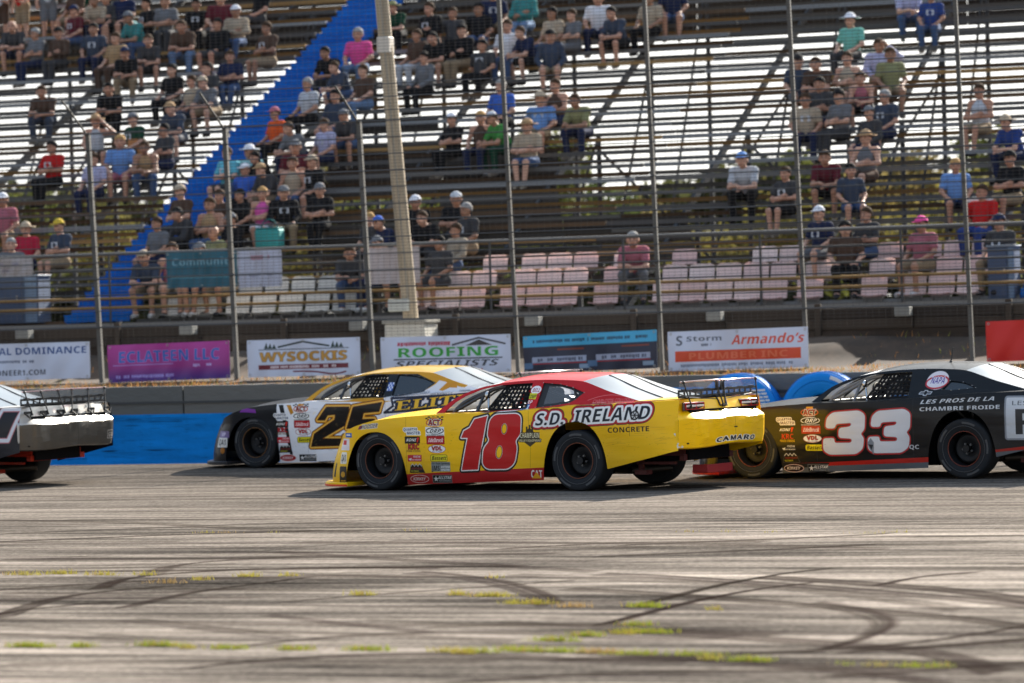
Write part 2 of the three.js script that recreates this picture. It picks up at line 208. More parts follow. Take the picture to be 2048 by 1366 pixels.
// ---------------------------------------------------------------- grandstand
const wood = { grey: mat(0.085, 0.082, 0.08, 0.75), grey2: mat(0.11, 0.105, 0.1, 0.7), alu: mat(0.17, 0.18, 0.19, 0.5), tan: mat(0.3, 0.18, 0.07, 0.8), brown: mat(0.11, 0.07, 0.042, 0.85) };
const ROWS = 27, RISE = 0.28, RUN = 0.58, F0 = 2.12, P0 = 62.15;
const rowP = (k) => P0 + RUN * k, footY = (k) => F0 + RISE * k;
const stairA = onP(190, 640, 61.5)[0] + 0.05, stairB = onP(2046, 560, 61.5)[0] + 0.62, SW = 1.32;
const stand = thing('grandstand', 'tall open bleacher grandstand of weathered planks with a bright blue stair', 'grandstand', [-24, 1.95, -STANDP]);
{
  const S = (x, y, p) => [x + 24, y - 1.95, -(p - STANDP)];
  const segs = [[-48, -39.5], [-39.5, stairA - SW / 2], [stairA + SW / 2, (stairA + stairB) / 2], [(stairA + stairB) / 2, stairB - SW / 2], [stairB + SW / 2, -4]];
  const mk = (k, seat) => { const r = hash(k * 7 + (seat ? 3 : 0), 5); return r < 0.2 ? wood.tan : r < 0.4 ? wood.alu : r < 0.6 ? wood.grey2 : r < 0.72 ? wood.brown : wood.grey; };
  const geos = segs.map(([a, b]) => merge([box(b - a - 0.02, 0.045, 0.27), box(b - a - 0.02, 0.066, 0.03, 0, -0.02, 0.13)]));
  for (let k = 0; k < ROWS; k++) segs.forEach(([a, b], i) => {
    let o = mesh('foot_plank', geos[i], mk(k * 5 + i, false), stand); o.position.set(...S((a + b) / 2, footY(k) - 0.025, rowP(k) - 0.3)); o.rotation.z = rr(-0.0008, 0.0008);
    { o = mesh('seat_plank', geos[i], mk(k * 5 + i, true), stand); o.position.set(...S((a + b) / 2, footY(k) + 0.395, rowP(k))); o.rotation.z = rr(-0.0008, 0.0008); }
  });
  // sloping stringers, posts and braces under the seats
  const st = mat(0.07, 0.072, 0.075, 0.6);
  const fx = []; for (let x = onP(270, 658, 61.3)[0] - 3.05 * 6; x < -4; x += 3.05) fx.push(x);
  const slope = Math.atan2(RISE, RUN), L = Math.hypot(RISE, RUN) * ROWS;
  const sg = new THREE.BoxGeometry(0.06, 0.14, L).rotateX(slope);
  const foot = rbox(0.24, 0.16, 0.24, 0, 0.04, 0, 0.02);
  for (const x of fx) {
    const o = mesh('stringer', sg, st, stand); o.position.set(...S(x, footY(0) - 0.16 + RISE * ROWS / 2, rowP(0) - 0.45 + RUN * ROWS / 2));
    for (const k of [1, 7, 13, 19, 26]) { const y = footY(k) - 0.25; mesh('post', bar(S(x, 1.9, rowP(k)), S(x, y, rowP(k)), 0.05, 6), st, stand); }
    mesh('brace', merge([bar(S(x, 2.0, rowP(7)), S(x, footY(13) - 0.3, rowP(13)), 0.03, 5), bar(S(x, 2.0, rowP(13)), S(x, footY(19) - 0.3, rowP(19)), 0.03, 5), bar(S(x, 2.0, rowP(19)), S(x, footY(26) - 0.3, rowP(26)), 0.03, 5)]), st, stand);
    const f = mesh('concrete_footing', foot, mat(0.2, 0.2, 0.19, 0.9), stand); f.position.set(...S(x + 0.1, 1.86, 56.8));
  }
  for (let i = 0; i + 1 < fx.length; i += 1) if (i % 3 !== 1) mesh('brace', merge([bar(S(fx[i], 2.2, rowP(19)), S(fx[i + 1], 6.6, rowP(19)), 0.03, 5), bar(S(fx[i + 1], 2.2, rowP(13)), S(fx[i], 5.2, rowP(13)), 0.03, 5)]), st, stand);
  // closed riser boards under part of the middle rows
  { const m = [mat(0.06, 0.045, 0.035, 0.9), mat(0.045, 0.037, 0.032, 0.9), mat(0.07, 0.062, 0.055, 0.9)];
    for (let k = 3; k < 14; k++) { const p = rowP(k) - 0.16, xa = onP(k < 9 ? 640 : 650, 631 - 110 * (footY(k) - 2), p)[0], xb = onP(k < 7 ? 1330 : k < 11 ? 1060 : 850, 631 - 110 * (footY(k) - 2), p)[0]; for (let x = xa, i = 0; x < xb; x += 2.4, i++) { if (hash(k * 3 + i, 11) < 0.22) continue; const o = mesh('riser_board', box(2.38, 0.2, 0.025), m[(k + i) % 3], stand); o.position.set(...S(Math.min(x, xb - 1) + 1.2, footY(k) - 0.17 + 0.28, p + 0.1)); } } }
  // front ledge and guard rails
  mesh('front_ledge', box(46, 0.1, 1.1, ...S(-26, 2.01, STANDP + 0.55)), mat(0.24, 0.215, 0.19, 0.85), stand);
  mesh('fascia_board', box(46, 0.22, 0.04, ...S(-26, 1.86, STANDP + 0.1)), wood.brown, stand);
  for (const [y, r, m] of [[3.3, 0.03, wood.grey2], [3.02, 0.018, wood.grey], [2.74, 0.018, wood.grey], [2.5, 0.028, wood.tan], [2.33, 0.028, wood.tan]]) mesh('guard_rail', bar(S(-48, y, STANDP), S(-4, y, STANDP), r, 8), m, stand);
  for (let x = -47; x < -4; x += 2.44) mesh('rail_post', bar(S(x, 2.05, STANDP), S(x, 3.3, STANDP), 0.022, 8), wood.grey, stand);
  // blue stairs
  const worn = noiseTex(256, (u, v) => { const q = 0.8 + 0.3 * (fbm(u * 9, v * 14, 4) - 0.5) - 0.4 * smooth(0.66, 0.85, fbm(u * 22 + 5, v * 40, 3)); return [q * 0.95, q, q]; }, true);
  const bl = [[0.005, 0.2, 0.76], [0.007, 0.235, 0.82], [0.004, 0.175, 0.68]].map(([r, g, b]) => new THREE.MeshPhysicalMaterial({ color: new THREE.Color(r, g, b), map: worn, roughness: 0.75, specularIntensity: 0.3 }));
  const step = merge([rbox(SW - 0.02, 0.115, 0.05, 0, -0.075, 0.11, 0.008), rbox(SW, 0.028, 0.29, 0, -0.014, 0, 0.008)]);
  for (const x of [stairA, stairB]) {
    const sf = mesh('stair', new THREE.BoxGeometry(0.05, 0.25, L).rotateX(slope).translate(...S(x - SW / 2 - 0.03, footY(0) - 0.1 + RISE * ROWS / 2, rowP(0) - 0.45 + RUN * ROWS / 2)), bl[2], stand);
    for (let i = 0; i < ROWS * 2 + 2; i++) { const o = mesh('stair_step', step, bl[i % 3], sf); o.position.set(...S(x, F0 + 0.1 + i * RISE / 2, P0 - 0.55 + i * RUN / 2)); }
  }
  // closed boards behind the top rows
  const bw = [mat(0.05, 0.036, 0.026, 0.9), mat(0.04, 0.03, 0.024, 0.9), mat(0.06, 0.045, 0.032, 0.9)];
  const bg = box(5.98, 0.29, 0.04);
  for (let r = 0; r < 7; r++) for (let i = 0; i < 8; i++) { const o = mesh('back_board', bg, bw[(r * 3 + i * 5) % 3], stand); o.position.set(...S(-48 + 3 + i * 6, 8.05 + r * 0.3, 78.3)); }
}

{ // dark timber retaining wall between the bank and the stand
  const t = thing('retaining_wall', 'low dark timber retaining wall along the top of the earth bank below the stand', 'wall', [-24, 1.3, -57]);
  const ms = [mat(0.045, 0.036, 0.03, 0.95), mat(0.055, 0.044, 0.036, 0.95), mat(0.038, 0.031, 0.027, 0.95)], g = rbox(3.02, 0.165, 0.08, 0, 0.08, 0, 0.01);
  for (let r = 0; r < 4; r++) for (let i = 0; i < 15; i++) { const o = mesh('timber', g, ms[(i * 2 + r) % 3], t); o.position.set(-22 + i * 3.04 + (r % 2) * 1.5, r * 0.17, rr(-0.008, 0.008)); }
  for (let i = 0; i < 15; i++) mesh('post', rbox(0.1, 0.8, 0.1, -22 + i * 3.04, 0.35, 0.07, 0.01), ms[1], t);
}

// stadium chairs in the front rows
const chairGeo = (() => {
  const prof = [[0.36, 0.02], [0.33, 0.0], [0.1, -0.02], [0.03, 0.02], [0.0, 0.1], [-0.03, 0.25], [-0.06, 0.4], [-0.075, 0.46]];
  const f = (s) => { const t = s * (prof.length - 1), i = Math.min(prof.length - 2, Math.floor(t)); return [lerp(prof[i][0], prof[i + 1][0], t - i), lerp(prof[i][1], prof[i + 1][1], t - i)]; };
  const sh = (o) => grid(8, 16, (u, v) => { const [z, y] = f(v), a = (u - 0.5) * 2, w = 0.225 * (v > 0.85 ? 1 - 0.35 * ((v - 0.85) / 0.15) ** 2 : 1); return [a * w, y + 0.03 * a * a * (v < 0.4 ? 1 : 0.3) + (v < 0.4 ? -o : 0), z + 0.05 * a * a * (v > 0.4 ? 1 : 0) + (v > 0.4 ? -o : 0)]; });
  return { shell: merge([sh(0), sh(0.012)]), leg: merge([bar([-0.14, -0.03, 0.12], [-0.14, -0.12, 0.12], 0.018), bar([0.14, -0.03, 0.12], [0.14, -0.12, 0.12], 0.018), box(0.34, 0.03, 0.05, 0, -0.03, 0.12)]) };
})();
{
  const pinks = [mat(0.92, 0.74, 0.7, 0.6, { transmission: 0.35, thickness: 0 }), mat(0.94, 0.8, 0.77, 0.6, { transmission: 0.35, thickness: 0 }), mat(0.85, 0.64, 0.61, 0.6, { transmission: 0.35, thickness: 0 })], white = mat(0.72, 0.7, 0.66, 0.6, { transmission: 0.35, thickness: 0 });
  const mkChair = (m, lab, grp, nm) => { const t = thing(nm, lab, 'chair', [0, 0, 0], 0, grp); mesh('seat_shell', chairGeo.shell, m, t).scale.y = 0.8; mesh('leg_frame', chairGeo.leg, mat(0.2, 0.2, 0.2, 0.5), t); return t; };
  const protos = pinks.map((m) => mkChair(m, 'faded pink plastic stadium chair in the front rows of the grandstand', 'faded pink stadium chairs', 'stadium_chair'));
  const wp = mkChair(white, 'pale white plastic stadium chair low behind the railing left of the light pole', 'pale white stadium chairs', 'white_chair');
  let n = 0, wn = 0;
  const ranges = [[850, 1008], [1030, 1205], [1215, 1312], [1332, 1602], [1618, 1682], [1745, 1805], [1822, 1990]];
  for (let k = 0; k < 3; k++) {
    const p = rowP(k) - 0.34, y = footY(k) + 0.04;
    for (const [a, b] of ranges) { const xa = onP(a, 560, 62.6)[0], xb = onP(b, 560, 62.6)[0]; for (let x = xa + 0.24; x < xb - 0.2; x += 0.49) { if (k === 2 && hash(Math.round(x * 9), k) < 0.25) continue; const i = Math.floor(hash(Math.round(x * 10), k) * 3); const c = n < 3 ? protos[n] : (() => { const q = protos[i].clone(); q.name = num('stadium_chair'); scene.add(q); return q; })(); n++; c.position.set(x, y, -p); c.rotation.y = rr(-0.06, 0.06); } }
    if (k < 2) for (const [a, b] of [[372, 470], [488, 780]]) { const xa = onP(a, 600, 62.6)[0], xb = onP(b, 600, 62.6)[0]; for (let x = xa + 0.24; x < xb - 0.2; x += 0.52) { const c = wn ? wp.clone() : wp; if (wn) { c.name = num('white_chair'); scene.add(c); } wn++; c.position.set(x, y, -p); } }
  }
}

// ---------------------------------------------------------------- catch fence, banners, signs, light pole
{
  const xs = [203, 473, 746, 1036, 1324, 1614, 1945].map((px) => onP(px, 700, FENCEP)[0]);
  const all = [xs[0] - 7.2, xs[0] - 4.8, xs[0] - 2.4, ...xs, xs[6] + 2.45, xs[6] + 4.9];
  const f = thing('catch_fence', 'tall steel catch fence of leaning posts and horizontal cables above the track wall', 'fence', [0, 1.0, -FENCEP]);
  const steel = mat(0.1, 0.095, 0.086, 0.7), cab = mat(0.06, 0.06, 0.062, 0.5);
  const pg = merge([box(0.07, 4.15, 0.07, 0, 2.075, 0), bar([0, 4.1, 0], [0, 4.66, 0.9], 0.016, 6)]);
  const plain = box(0.06, 6.4, 0.06, 0, 3.2, 0);
  for (const [i, x] of all.entries()) { const o = mesh('post', i > 1 && i < 6 ? pg : plain, steel, f); o.position.x = x; o.rotation.z = 0.028 + (hash(Math.round(x * 7), 1) - 0.5) * 0.012; }
  for (let i = 0; i < 13; i++) { const y = 0.98 + i * 0.262; mesh('cable', bar([-46, y, 0.062], [-4, y + 0.01, 0.062], i % 3 === 0 ? 0.013 : 0.009, 5), cab, f).position.x = 0; }
  { const wl = [], n = 110; for (let i = 0; i < n; i++) wl.push(box(34, 0.0045, 0.0035, -22, 0.7 + i * 0.05, 0.055)); for (let x = -39; x < -5; x += 0.1) wl.push(box(0.0025, 5.4, 0.0025, x, 3.4, 0.052)); mesh('wire_mesh', merge(wl), mat(0.07, 0.066, 0.062, 0.8), f).userData.kind = 'stuff'; }
  for (const [y, z] of [[4.28, 0.3], [4.47, 0.6], [4.65, 0.88]]) mesh('cable', bar([-46, y, z], [-4, y, z], 0.009, 5), cab, f);
}
const T = (c, s, x, y, size, color, o = {}) => { c.save(); c.translate(x, y); c.transform(1, 0, o.skew ?? 0, 1, 0, 0); c.font = `${o.italic ? 'italic ' : ''}${o.weight ?? 'bold'} ${size}px ${o.font ?? 'sans-serif'}`; c.textAlign = o.align ?? 'center'; c.textBaseline = 'middle'; if (o.w) { const m = c.measureText(s).width; c.scale(o.w / m, 1); } c.lineJoin = 'round'; if (o.stroke) { c.strokeStyle = o.stroke; c.lineWidth = o.sw; c.strokeText(s, 0, 0); } c.fillStyle = color; c.fillText(s, 0, 0); c.restore(); };
const smear = (c, s, x, y, size, color, o = {}) => { const w = o.w ?? size * 0.55 * s.length; c.fillStyle = color; for (let i = 0, X = x - w / 2; X < x + w / 2; i++) { const k = size * (0.2 + 0.35 * hash(i, s.length)); if (hash(i, 77 + s.length) > 0.12) c.fillRect(X, y - size * (0.3 + 0.06 * hash(i, 5)), k * 0.8, size * (0.5 + 0.2 * hash(i, 9))); X += k; } };   // print too small or blurred to read
function banner(name, label, group, a, b, tl, tr, bl2, br, p, draw, w = 640, h = 192, thick = 0.02) { // corners of the sheet in the photograph, hung on a plane p metres off
  const A = onP(a, tl, p), B = onP(b, tr, p), C = onP(a, bl2, p), D = onP(b, br, p);
  const t = thing(name, label, name.includes('sign') ? 'sign' : 'banner', [A[0], C[1], -p], 0, group);
  const W = B[0] - A[0], tex = canvasTex(w, h, (c) => draw(c, w, h));
  const yb = D[1] - C[1], H1 = A[1] - C[1], H2 = B[1] - C[1];
  const sag = (u, v) => 0.02 * Math.sin(u * 9 + v * 3) * (0.3 + v) + 0.012 * Math.sin(u * 31 - v * 5) * (1 - v * 0.5);
  const front = grid(48, 8, (u, v) => [u * W, lerp(lerp(0, yb, u), lerp(H1, H2, u), v), thick / 2 + sag(u, v)]), back = grid(48, 8, (u, v) => [u * W, lerp(lerp(0, yb, u), lerp(H1, H2, u), v), -thick / 2 + sag(u, v)]);
  mesh('sheet', front, new THREE.MeshPhysicalMaterial({ map: tex, roughness: 0.5 }), t); mesh('backing', back, mat(0.5, 0.5, 0.5, 0.8), t);
  const gr = []; for (const [u, v] of [[0.02, 0.94], [0.5, 0.95], [0.98, 0.94], [0.02, 0.06], [0.5, 0.05], [0.98, 0.06]]) gr.push(new THREE.TorusGeometry(0.016, 0.005, 5, 10).translate(u * W, lerp(lerp(0, yb, u), lerp(H1, H2, u), v), thick / 2 + sag(u, v) + 0.003));
  mesh('eyelets', merge(gr), mat(0.4, 0.4, 0.38, 0.3, { metalness: 1 }), t);
  return t;
}
{
  const bp = FENCEP - 0.09, wht = '#c9cede', g = 'banners along the catch fence';
  const roofline = (c, x, y, w, h, col) => { c.strokeStyle = col; c.lineWidth = 9; c.beginPath(); c.moveTo(x - w / 2, y + h); c.lineTo(x, y); c.lineTo(x + w / 2, y + h); c.stroke(); };
  banner('banner', 'white banner with dark blue lettering at the left edge of the fence', g, -70, 178, 690, 683, 764, 756, bp, (c, w, h) => { c.fillStyle = wht; c.fillRect(0, 0, w, h); T(c, 'AERIAL DOMINANCE', w * 0.52, h * 0.22, 50, '#27467f', { w: w * 0.92 }); smear(c, 'DRONE SERVICES', w * 0.4, h * 0.5, 22, '#6b7285', { w: 190 }); T(c, 'PIONEER1.COM', w * 0.42, h * 0.8, 40, '#343844', { w: 300 }); });
  banner('banner', 'purple and pink banner with blue lettering on the fence', g, 216, 458, 691, 681, 766, 756, bp, (c, w, h) => { const q = c.createLinearGradient(0, 0, 0, h); q.addColorStop(0, '#b43a93'); q.addColorStop(0.62, '#94307f'); q.addColorStop(1, '#43277f'); c.fillStyle = q; c.fillRect(0, 0, w, h); T(c, 'ECLATEEN LLC', w * 0.5, h * 0.34, 78, '#2b62b4', { w: w * 0.84, stroke: '#c46bb4', sw: 5 }); c.fillStyle = '#a98bd0'; c.fillRect(w * 0.04, h * 0.54, w * 0.5, 4); smear(c, 'PRINTS  SIGNS  MORE', w * 0.3, h * 0.86, 26, '#9c8bd0', { w: 300 }); smear(c, 'VERMONT', w * 0.78, h * 0.62, 24, '#b9a3dc'); });
  banner('banner', 'white banner with gold lettering, dark roofline and red ribbon on the fence', g, 495, 719, 681, 674, 755, 749, bp, (c, w, h) => { c.fillStyle = wht; c.fillRect(0, 0, w, h); roofline(c, w * 0.5, 14, 300, 26, '#20302c'); for (const x of [0.2, 0.8]) { c.fillStyle = '#1d332b'; for (let i = 0; i < 3; i++) { c.beginPath(); c.moveTo(w * x + i * 22 - 34, 48); c.lineTo(w * x + i * 22 - 22, 14 + i * 5); c.lineTo(w * x + i * 22 - 10, 48); c.fill(); } } c.fillStyle = '#23272b'; c.fillRect(w * 0.1, 50, w * 0.8, 4); T(c, 'WYSOCKIS', w * 0.5, h * 0.47, 66, '#c38d34', { w: w * 0.78, stroke: '#8a7a60', sw: 5 }); c.fillStyle = '#6d1f2b'; c.fillRect(w * 0.1, h * 0.68, w * 0.8, 24); smear(c, 'CONSTRUCTION', w * 0.5, h * 0.745, 22, '#d8c9c9', { w: w * 0.6 }); c.strokeStyle = '#6d1f2b'; c.lineWidth = 8; c.beginPath(); c.moveTo(w * 0.4, h * 0.87); c.quadraticCurveTo(w * 0.6, h * 0.86, w * 0.72, h * 0.95); c.quadraticCurveTo(w * 0.8, h * 0.98, w * 0.88, h * 0.9); c.stroke(); });
  banner('banner', 'white banner with green ROOFING lettering and a grey roof drawing on the fence', g, 762, 1020, 675, 668, 750, 744, bp, (c, w, h) => { c.fillStyle = wht; c.fillRect(0, 0, w, h); smear(c, 'CONTRACTORS', w * 0.33, h * 0.2, 30, '#b53f52', { w: 260 }); roofline(c, w * 0.76, 14, 260, 34, '#3c3a3c'); c.fillStyle = '#3a3230'; c.beginPath(); c.moveTo(w * 0.66, 52); c.lineTo(w * 0.76, 22); c.lineTo(w * 0.86, 52); c.fill(); T(c, 'ROOFING', w * 0.52, h * 0.43, 66, '#2f9a33', { w: w * 0.8 }); c.fillStyle = '#26282c'; c.fillRect(w * 0.1, h * 0.59, w * 0.84, 6); T(c, 'SPECIALISTS', w * 0.5, h * 0.73, 44, '#3a3d44', { w: w * 0.8, italic: true }); smear(c, '802 ROOF PROS', w * 0.58, h * 0.92, 22, '#b53f52', { w: 250 }); });
  banner('banner', 'dark navy banner with a light blue band across its top on the fence', g, 1047, 1313, 673, 659, 748, 736, bp, (c, w, h) => { c.fillStyle = '#20253a'; c.fillRect(0, 0, w, h); c.fillStyle = '#3fa3cb'; c.fillRect(0, 0, w, h * 0.3); smear(c, 'ACCOUNTING FOR EVERY BUSINESS', w * 0.5, h * 0.16, 24, '#1d4560', { w: w * 0.86 }); c.fillStyle = '#7b3324'; c.fillRect(w * 0.25, h * 0.37, 130, 8); c.fillRect(w * 0.74, h * 0.36, 130, 8); for (const x of [0.26, 0.74]) { c.fillStyle = '#9aa2b8'; c.fillRect(w * x - 125, h * 0.57, 260, 30); smear(c, 'BUSINESS', w * x, h * 0.655, 26, '#4a5064', { w: 220 }); c.fillStyle = '#a8222e'; c.fillRect(w * x - 125, h * 0.74, 260, 5); c.fillStyle = '#4a6b8d'; c.fillRect(w * x - 165, h * 0.72, 44, 30); c.fillStyle = '#7d92a8'; c.fillRect(w * x + 100, h * 0.8, 50, 22); } });
  banner('banner', 'white banner with red script and a wide orange band on the fence', g, 1336, 1615, 664, 653, 743, 734, bp, (c, w, h) => { c.fillStyle = wht; c.fillRect(0, 0, w, h); T(c, 'S', w * 0.08, h * 0.24, 66, '#555a66'); T(c, 'Storm', w * 0.26, h * 0.2, 34, '#5c6270', { w: 170 }); smear(c, 'TEAM', w * 0.27, h * 0.36, 20, '#5c6270'); T(c, 'Armando\u2019s', w * 0.71, h * 0.26, 62, '#d4492f', { w: 330, italic: true }); c.fillStyle = '#d2451c'; c.fillRect(w * 0.05, h * 0.5, w * 0.9, h * 0.27); T(c, 'PLUMBER INC', w * 0.5, h * 0.64, 44, '#dd6a45', { w: w * 0.72 }); smear(c, 'residential  and  commercial', w * 0.5, h * 0.87, 22, '#7a8193', { w: w * 0.82 }); });
  banner('banner', 'plain red banner at the right edge of the fence', g, 1972, 2240, 643, 632, 724, 714, bp, (c, w, h) => { c.fillStyle = '#cc1a12'; c.fillRect(0, 0, w, h); c.fillStyle = '#b9b0b4'; c.beginPath(); c.arc(w * 0.36, h * 0.36, 34, 0, 7); c.fill(); }, 640, 192);
  const sp = STANDP - 0.07, sg = 'signs hung on the grandstand railing';
  banner('railing_sign', 'teal sign with grey lettering hung on the grandstand railing beside the blue stair', sg, 333, 473, 505, 501, 577, 573, sp, (c, w, h) => { c.fillStyle = '#15596b'; c.fillRect(0, 0, w, h); T(c, 'Community', w * 0.52, h * 0.28, 74, '#6d98a6', { w: w * 0.9 }); c.fillStyle = '#0d4453'; c.fillRect(0, h * 0.46, w, 8); c.fillStyle = '#5f9fae'; c.fillRect(w * 0.05, h * 0.7, w * 0.9, 7); }, 512, 256);
  banner('railing_sign', 'small white sign with red print next to the teal sign on the railing', sg, 476, 562, 502, 499, 575, 572, sp, (c, w, h) => { c.fillStyle = '#b2b4c4'; c.fillRect(0, 0, w, h); smear(c, 'RACE', w * 0.5, h * 0.2, 50, '#a56a78'); smear(c, 'tickets', w * 0.5, h * 0.68, 40, '#8d90a4', { w: w * 0.5 }); }, 256, 256);
  banner('railing_sign', 'plain pinkish white board on the railing behind the light pole', sg, 728, 838, 497, 493, 569, 566, sp, (c, w, h) => { c.fillStyle = '#b8aaa6'; c.fillRect(0, 0, w, h); }, 256, 192);
  banner('railing_sign', 'pale sign on the railing at the left edge above the slate blue box', sg, -60, 64, 519, 515, 556, 551, sp, (c, w, h) => { c.fillStyle = '#a59c99'; c.fillRect(0, 0, w, h); smear(c, 'SECTION', w * 0.6, h * 0.35, 50, '#857c88'); smear(c, 'rows', w * 0.6, h * 0.7, 40, '#857c88'); }, 512, 160);
}
{ // slate blue cabinets at the foot of the stairs
  const cab = (name, label, a, b, y0, y1, p) => {
    const A = onP(a, y0, p), B = onP(b, y1, p), w = B[0] - A[0], h = A[1] - B[1], t = thing(name, label, 'cabinet', [(A[0] + B[0]) / 2, B[1], -p]);
    mesh('body', rbox(w, h, 0.5, 0, h / 2, -0.25, 0.015), mat(0.05, 0.085, 0.16, 0.6), t);
    mesh('door', rbox(w * 0.7, h * 0.9, 0.02, -w * 0.13, h / 2, 0.008, 0.008), mat(0.042, 0.07, 0.14, 0.55), t); mesh('side_panel', rbox(w * 0.2, h * 0.96, 0.024, w * 0.38, h / 2, 0.01, 0.008), mat(0.12, 0.19, 0.3, 0.55), t); mesh('handle', bar([w * 0.14, h * 0.5, 0.03], [w * 0.14, h * 0.6, 0.03], 0.01), mat(0.4, 0.4, 0.4, 0.4), t);
    mesh('lid', rbox(w + 0.04, 0.035, 0.54, 0, h + 0.012, -0.24, 0.01), mat(0.2, 0.24, 0.3, 0.6), t);
  };
  cab('cabinet', 'slate blue cabinet at the left edge beside the foot of the blue stair', -40, 78, 556, 646, STANDP + 0.35);
  cab('cabinet', 'slate blue cabinet at the right end of the pink chairs', 1974, 2030, 494, 598, STANDP + 0.5);
}
{ // wooden light pole on a concrete block
  const p = 56.5, A = onP(822, 642, p), B = onP(758, -60, p);
  const t = thing('light_pole', 'leaning cream painted light pole standing on a white concrete block', 'pole', [A[0], 1.48, -p]);
  const grain = noiseTex(256, (u, v) => { const q = 0.6 + 0.4 * fbm(u * 30, v * 6, 3); return [0.8 * q, 0.72 * q, 0.6 * q]; }, true);
  const y0 = A[1] - 1.48, y1 = B[1] - 1.48, dx = B[0] - A[0], at = (y) => dx * (y - y0) / (y1 - y0);
  mesh('shaft', bar([0, y0, 0], [at(y1 + 2), y1 + 2, 0], 0.125, 20, 0.105), new THREE.MeshPhysicalMaterial({ map: grain, roughness: 0.6 }), t);
  const cm = mat(0.5, 0.48, 0.43, 0.9, { bumpMap: concreteBump, bumpScale: 0.02 });
  mesh('concrete_block', rbox(0.7, 0.48, 0.62, 0, 0.2, 0, 0.03), cm, t); mesh('block_cap', rbox(0.76, 0.07, 0.68, 0, 0.47, 0, 0.02), cm, t);
  const yb = onP(785, 90, p)[1] - 1.48; mesh('junction_box', rbox(0.22, 0.27, 0.24, at(yb), yb, 0.02, 0.02), mat(0.55, 0.5, 0.43, 0.6), t);
  const yc = 0.75; mesh('meter_box', rbox(0.34, 0.2, 0.14, -0.14, y0 + 0.26, 0.16, 0.02), mat(0.4, 0.41, 0.38, 0.7), t); mesh('conduit', bar([at(y0) + 0.02, y0 + 0.2, 0.13], [at(y1) + 0.02, y1, 0.115], 0.018), mat(0.3, 0.26, 0.2, 0.6), t);
}

// ---------------------------------------------------------------- trees behind the stand
{
  const leafGeo = (n, rx, ry, sd) => { const keep = seed; seed = sd; const l = []; const lobes = []; for (let i = 0; i < 9; i++) lobes.push([rr(-0.62, 0.62) * rx, rr(-0.55, 0.65) * ry, rr(-0.62, 0.62) * rx, rr(0.28, 0.5)]);
    for (let i = 0; i < n; i++) { const b = lobes[i % 9], u = rr(-1, 1), a = rr(0, 6.28), r = Math.pow(rnd(), 0.35) * b[3], q = Math.sqrt(1 - u * u); const s = rr(0.1, 0.24), g = new THREE.PlaneGeometry(s, s * 0.7); g.rotateX(rr(-1.5, 1.5)); g.rotateY(rr(0, 6.28)); g.rotateZ(rr(-1, 1)); g.translate(b[0] + r * rx * q * Math.cos(a), b[1] + r * ry * u, b[2] + r * rx * q * Math.sin(a)); l.push(g); } const o = merge(l); seed = keep; return o; };
  const kinds = [leafGeo(2600, 2.6, 2.7, 5), leafGeo(2600, 2.2, 3.3, 6), leafGeo(2200, 3.2, 2.0, 7)];
  const cols = [leafy(0.13, 0.145, 0.035), leafy(0.19, 0.165, 0.045), leafy(0.07, 0.09, 0.03), leafy(0.24, 0.19, 0.07)], bark = mat(0.09, 0.07, 0.055, 0.95);
  const look = ['yellow green', 'golden green', 'dark green', 'dry yellow'], shape = ['rounded', 'tall', 'broad low'];
  const spots = [[60, 108, 1, 0, 0.75], [200, 112, 0, 1, 0.85], [330, 118, 2, 3, 0.8], [620, 104, 1, 1, 0.8], [760, 110, 0, 2, 0.75], [900, 100, 2, 0, 0.95], [1010, 115, 0, 1, 1.0], [1110, 106, 1, 0, 0.95], [1220, 112, 2, 2, 1.05], [1330, 118, 0, 3, 0.8], [1500, 104, 2, 1, 0.9], [1620, 112, 1, 0, 0.8], [1760, 108, 0, 3, 1.0], [1880, 103, 2, 1, 1.0], [2000, 110, 1, 0, 0.85]];
  const where = ['far left', 'left of the blue stair', 'behind the blue stair foot', 'left of the light pole', 'just behind the light pole', 'first right of the light pole', 'second right of the light pole', 'third right of the light pole', 'behind the middle of the stand', 'right of the middle of the stand', 'behind the pink chairs', 'between the last two fence posts', 'behind the spectator in the tan hat', 'behind the spectator in the blue shirt', 'far right'];
  spots.forEach(([px, p, k, c, s], i) => { const x = onP(px, 631, p)[0], t = thing('tree', `${look[c]} ${shape[k]} tree seen through the stand, ${where[i]}`, 'tree', [x, 1.85, -p], rr(0, 6), 'trees behind the grandstand'); t.scale.setScalar(s);
    const h = [2.6, 3.2, 2.0][k]; mesh('crown', kinds[k], cols[c], t).position.y = h; mesh('trunk', merge([bar([0, 0, 0], [0.1, h, 0], 0.16, 7, 0.07), bar([0.05, h * 0.5, 0], [0.8, h + 0.6, 0.4], 0.06, 5, 0.02), bar([0.05, h * 0.6, 0], [-0.9, h + 0.5, -0.3], 0.06, 5, 0.02)]), bark, t); });
}

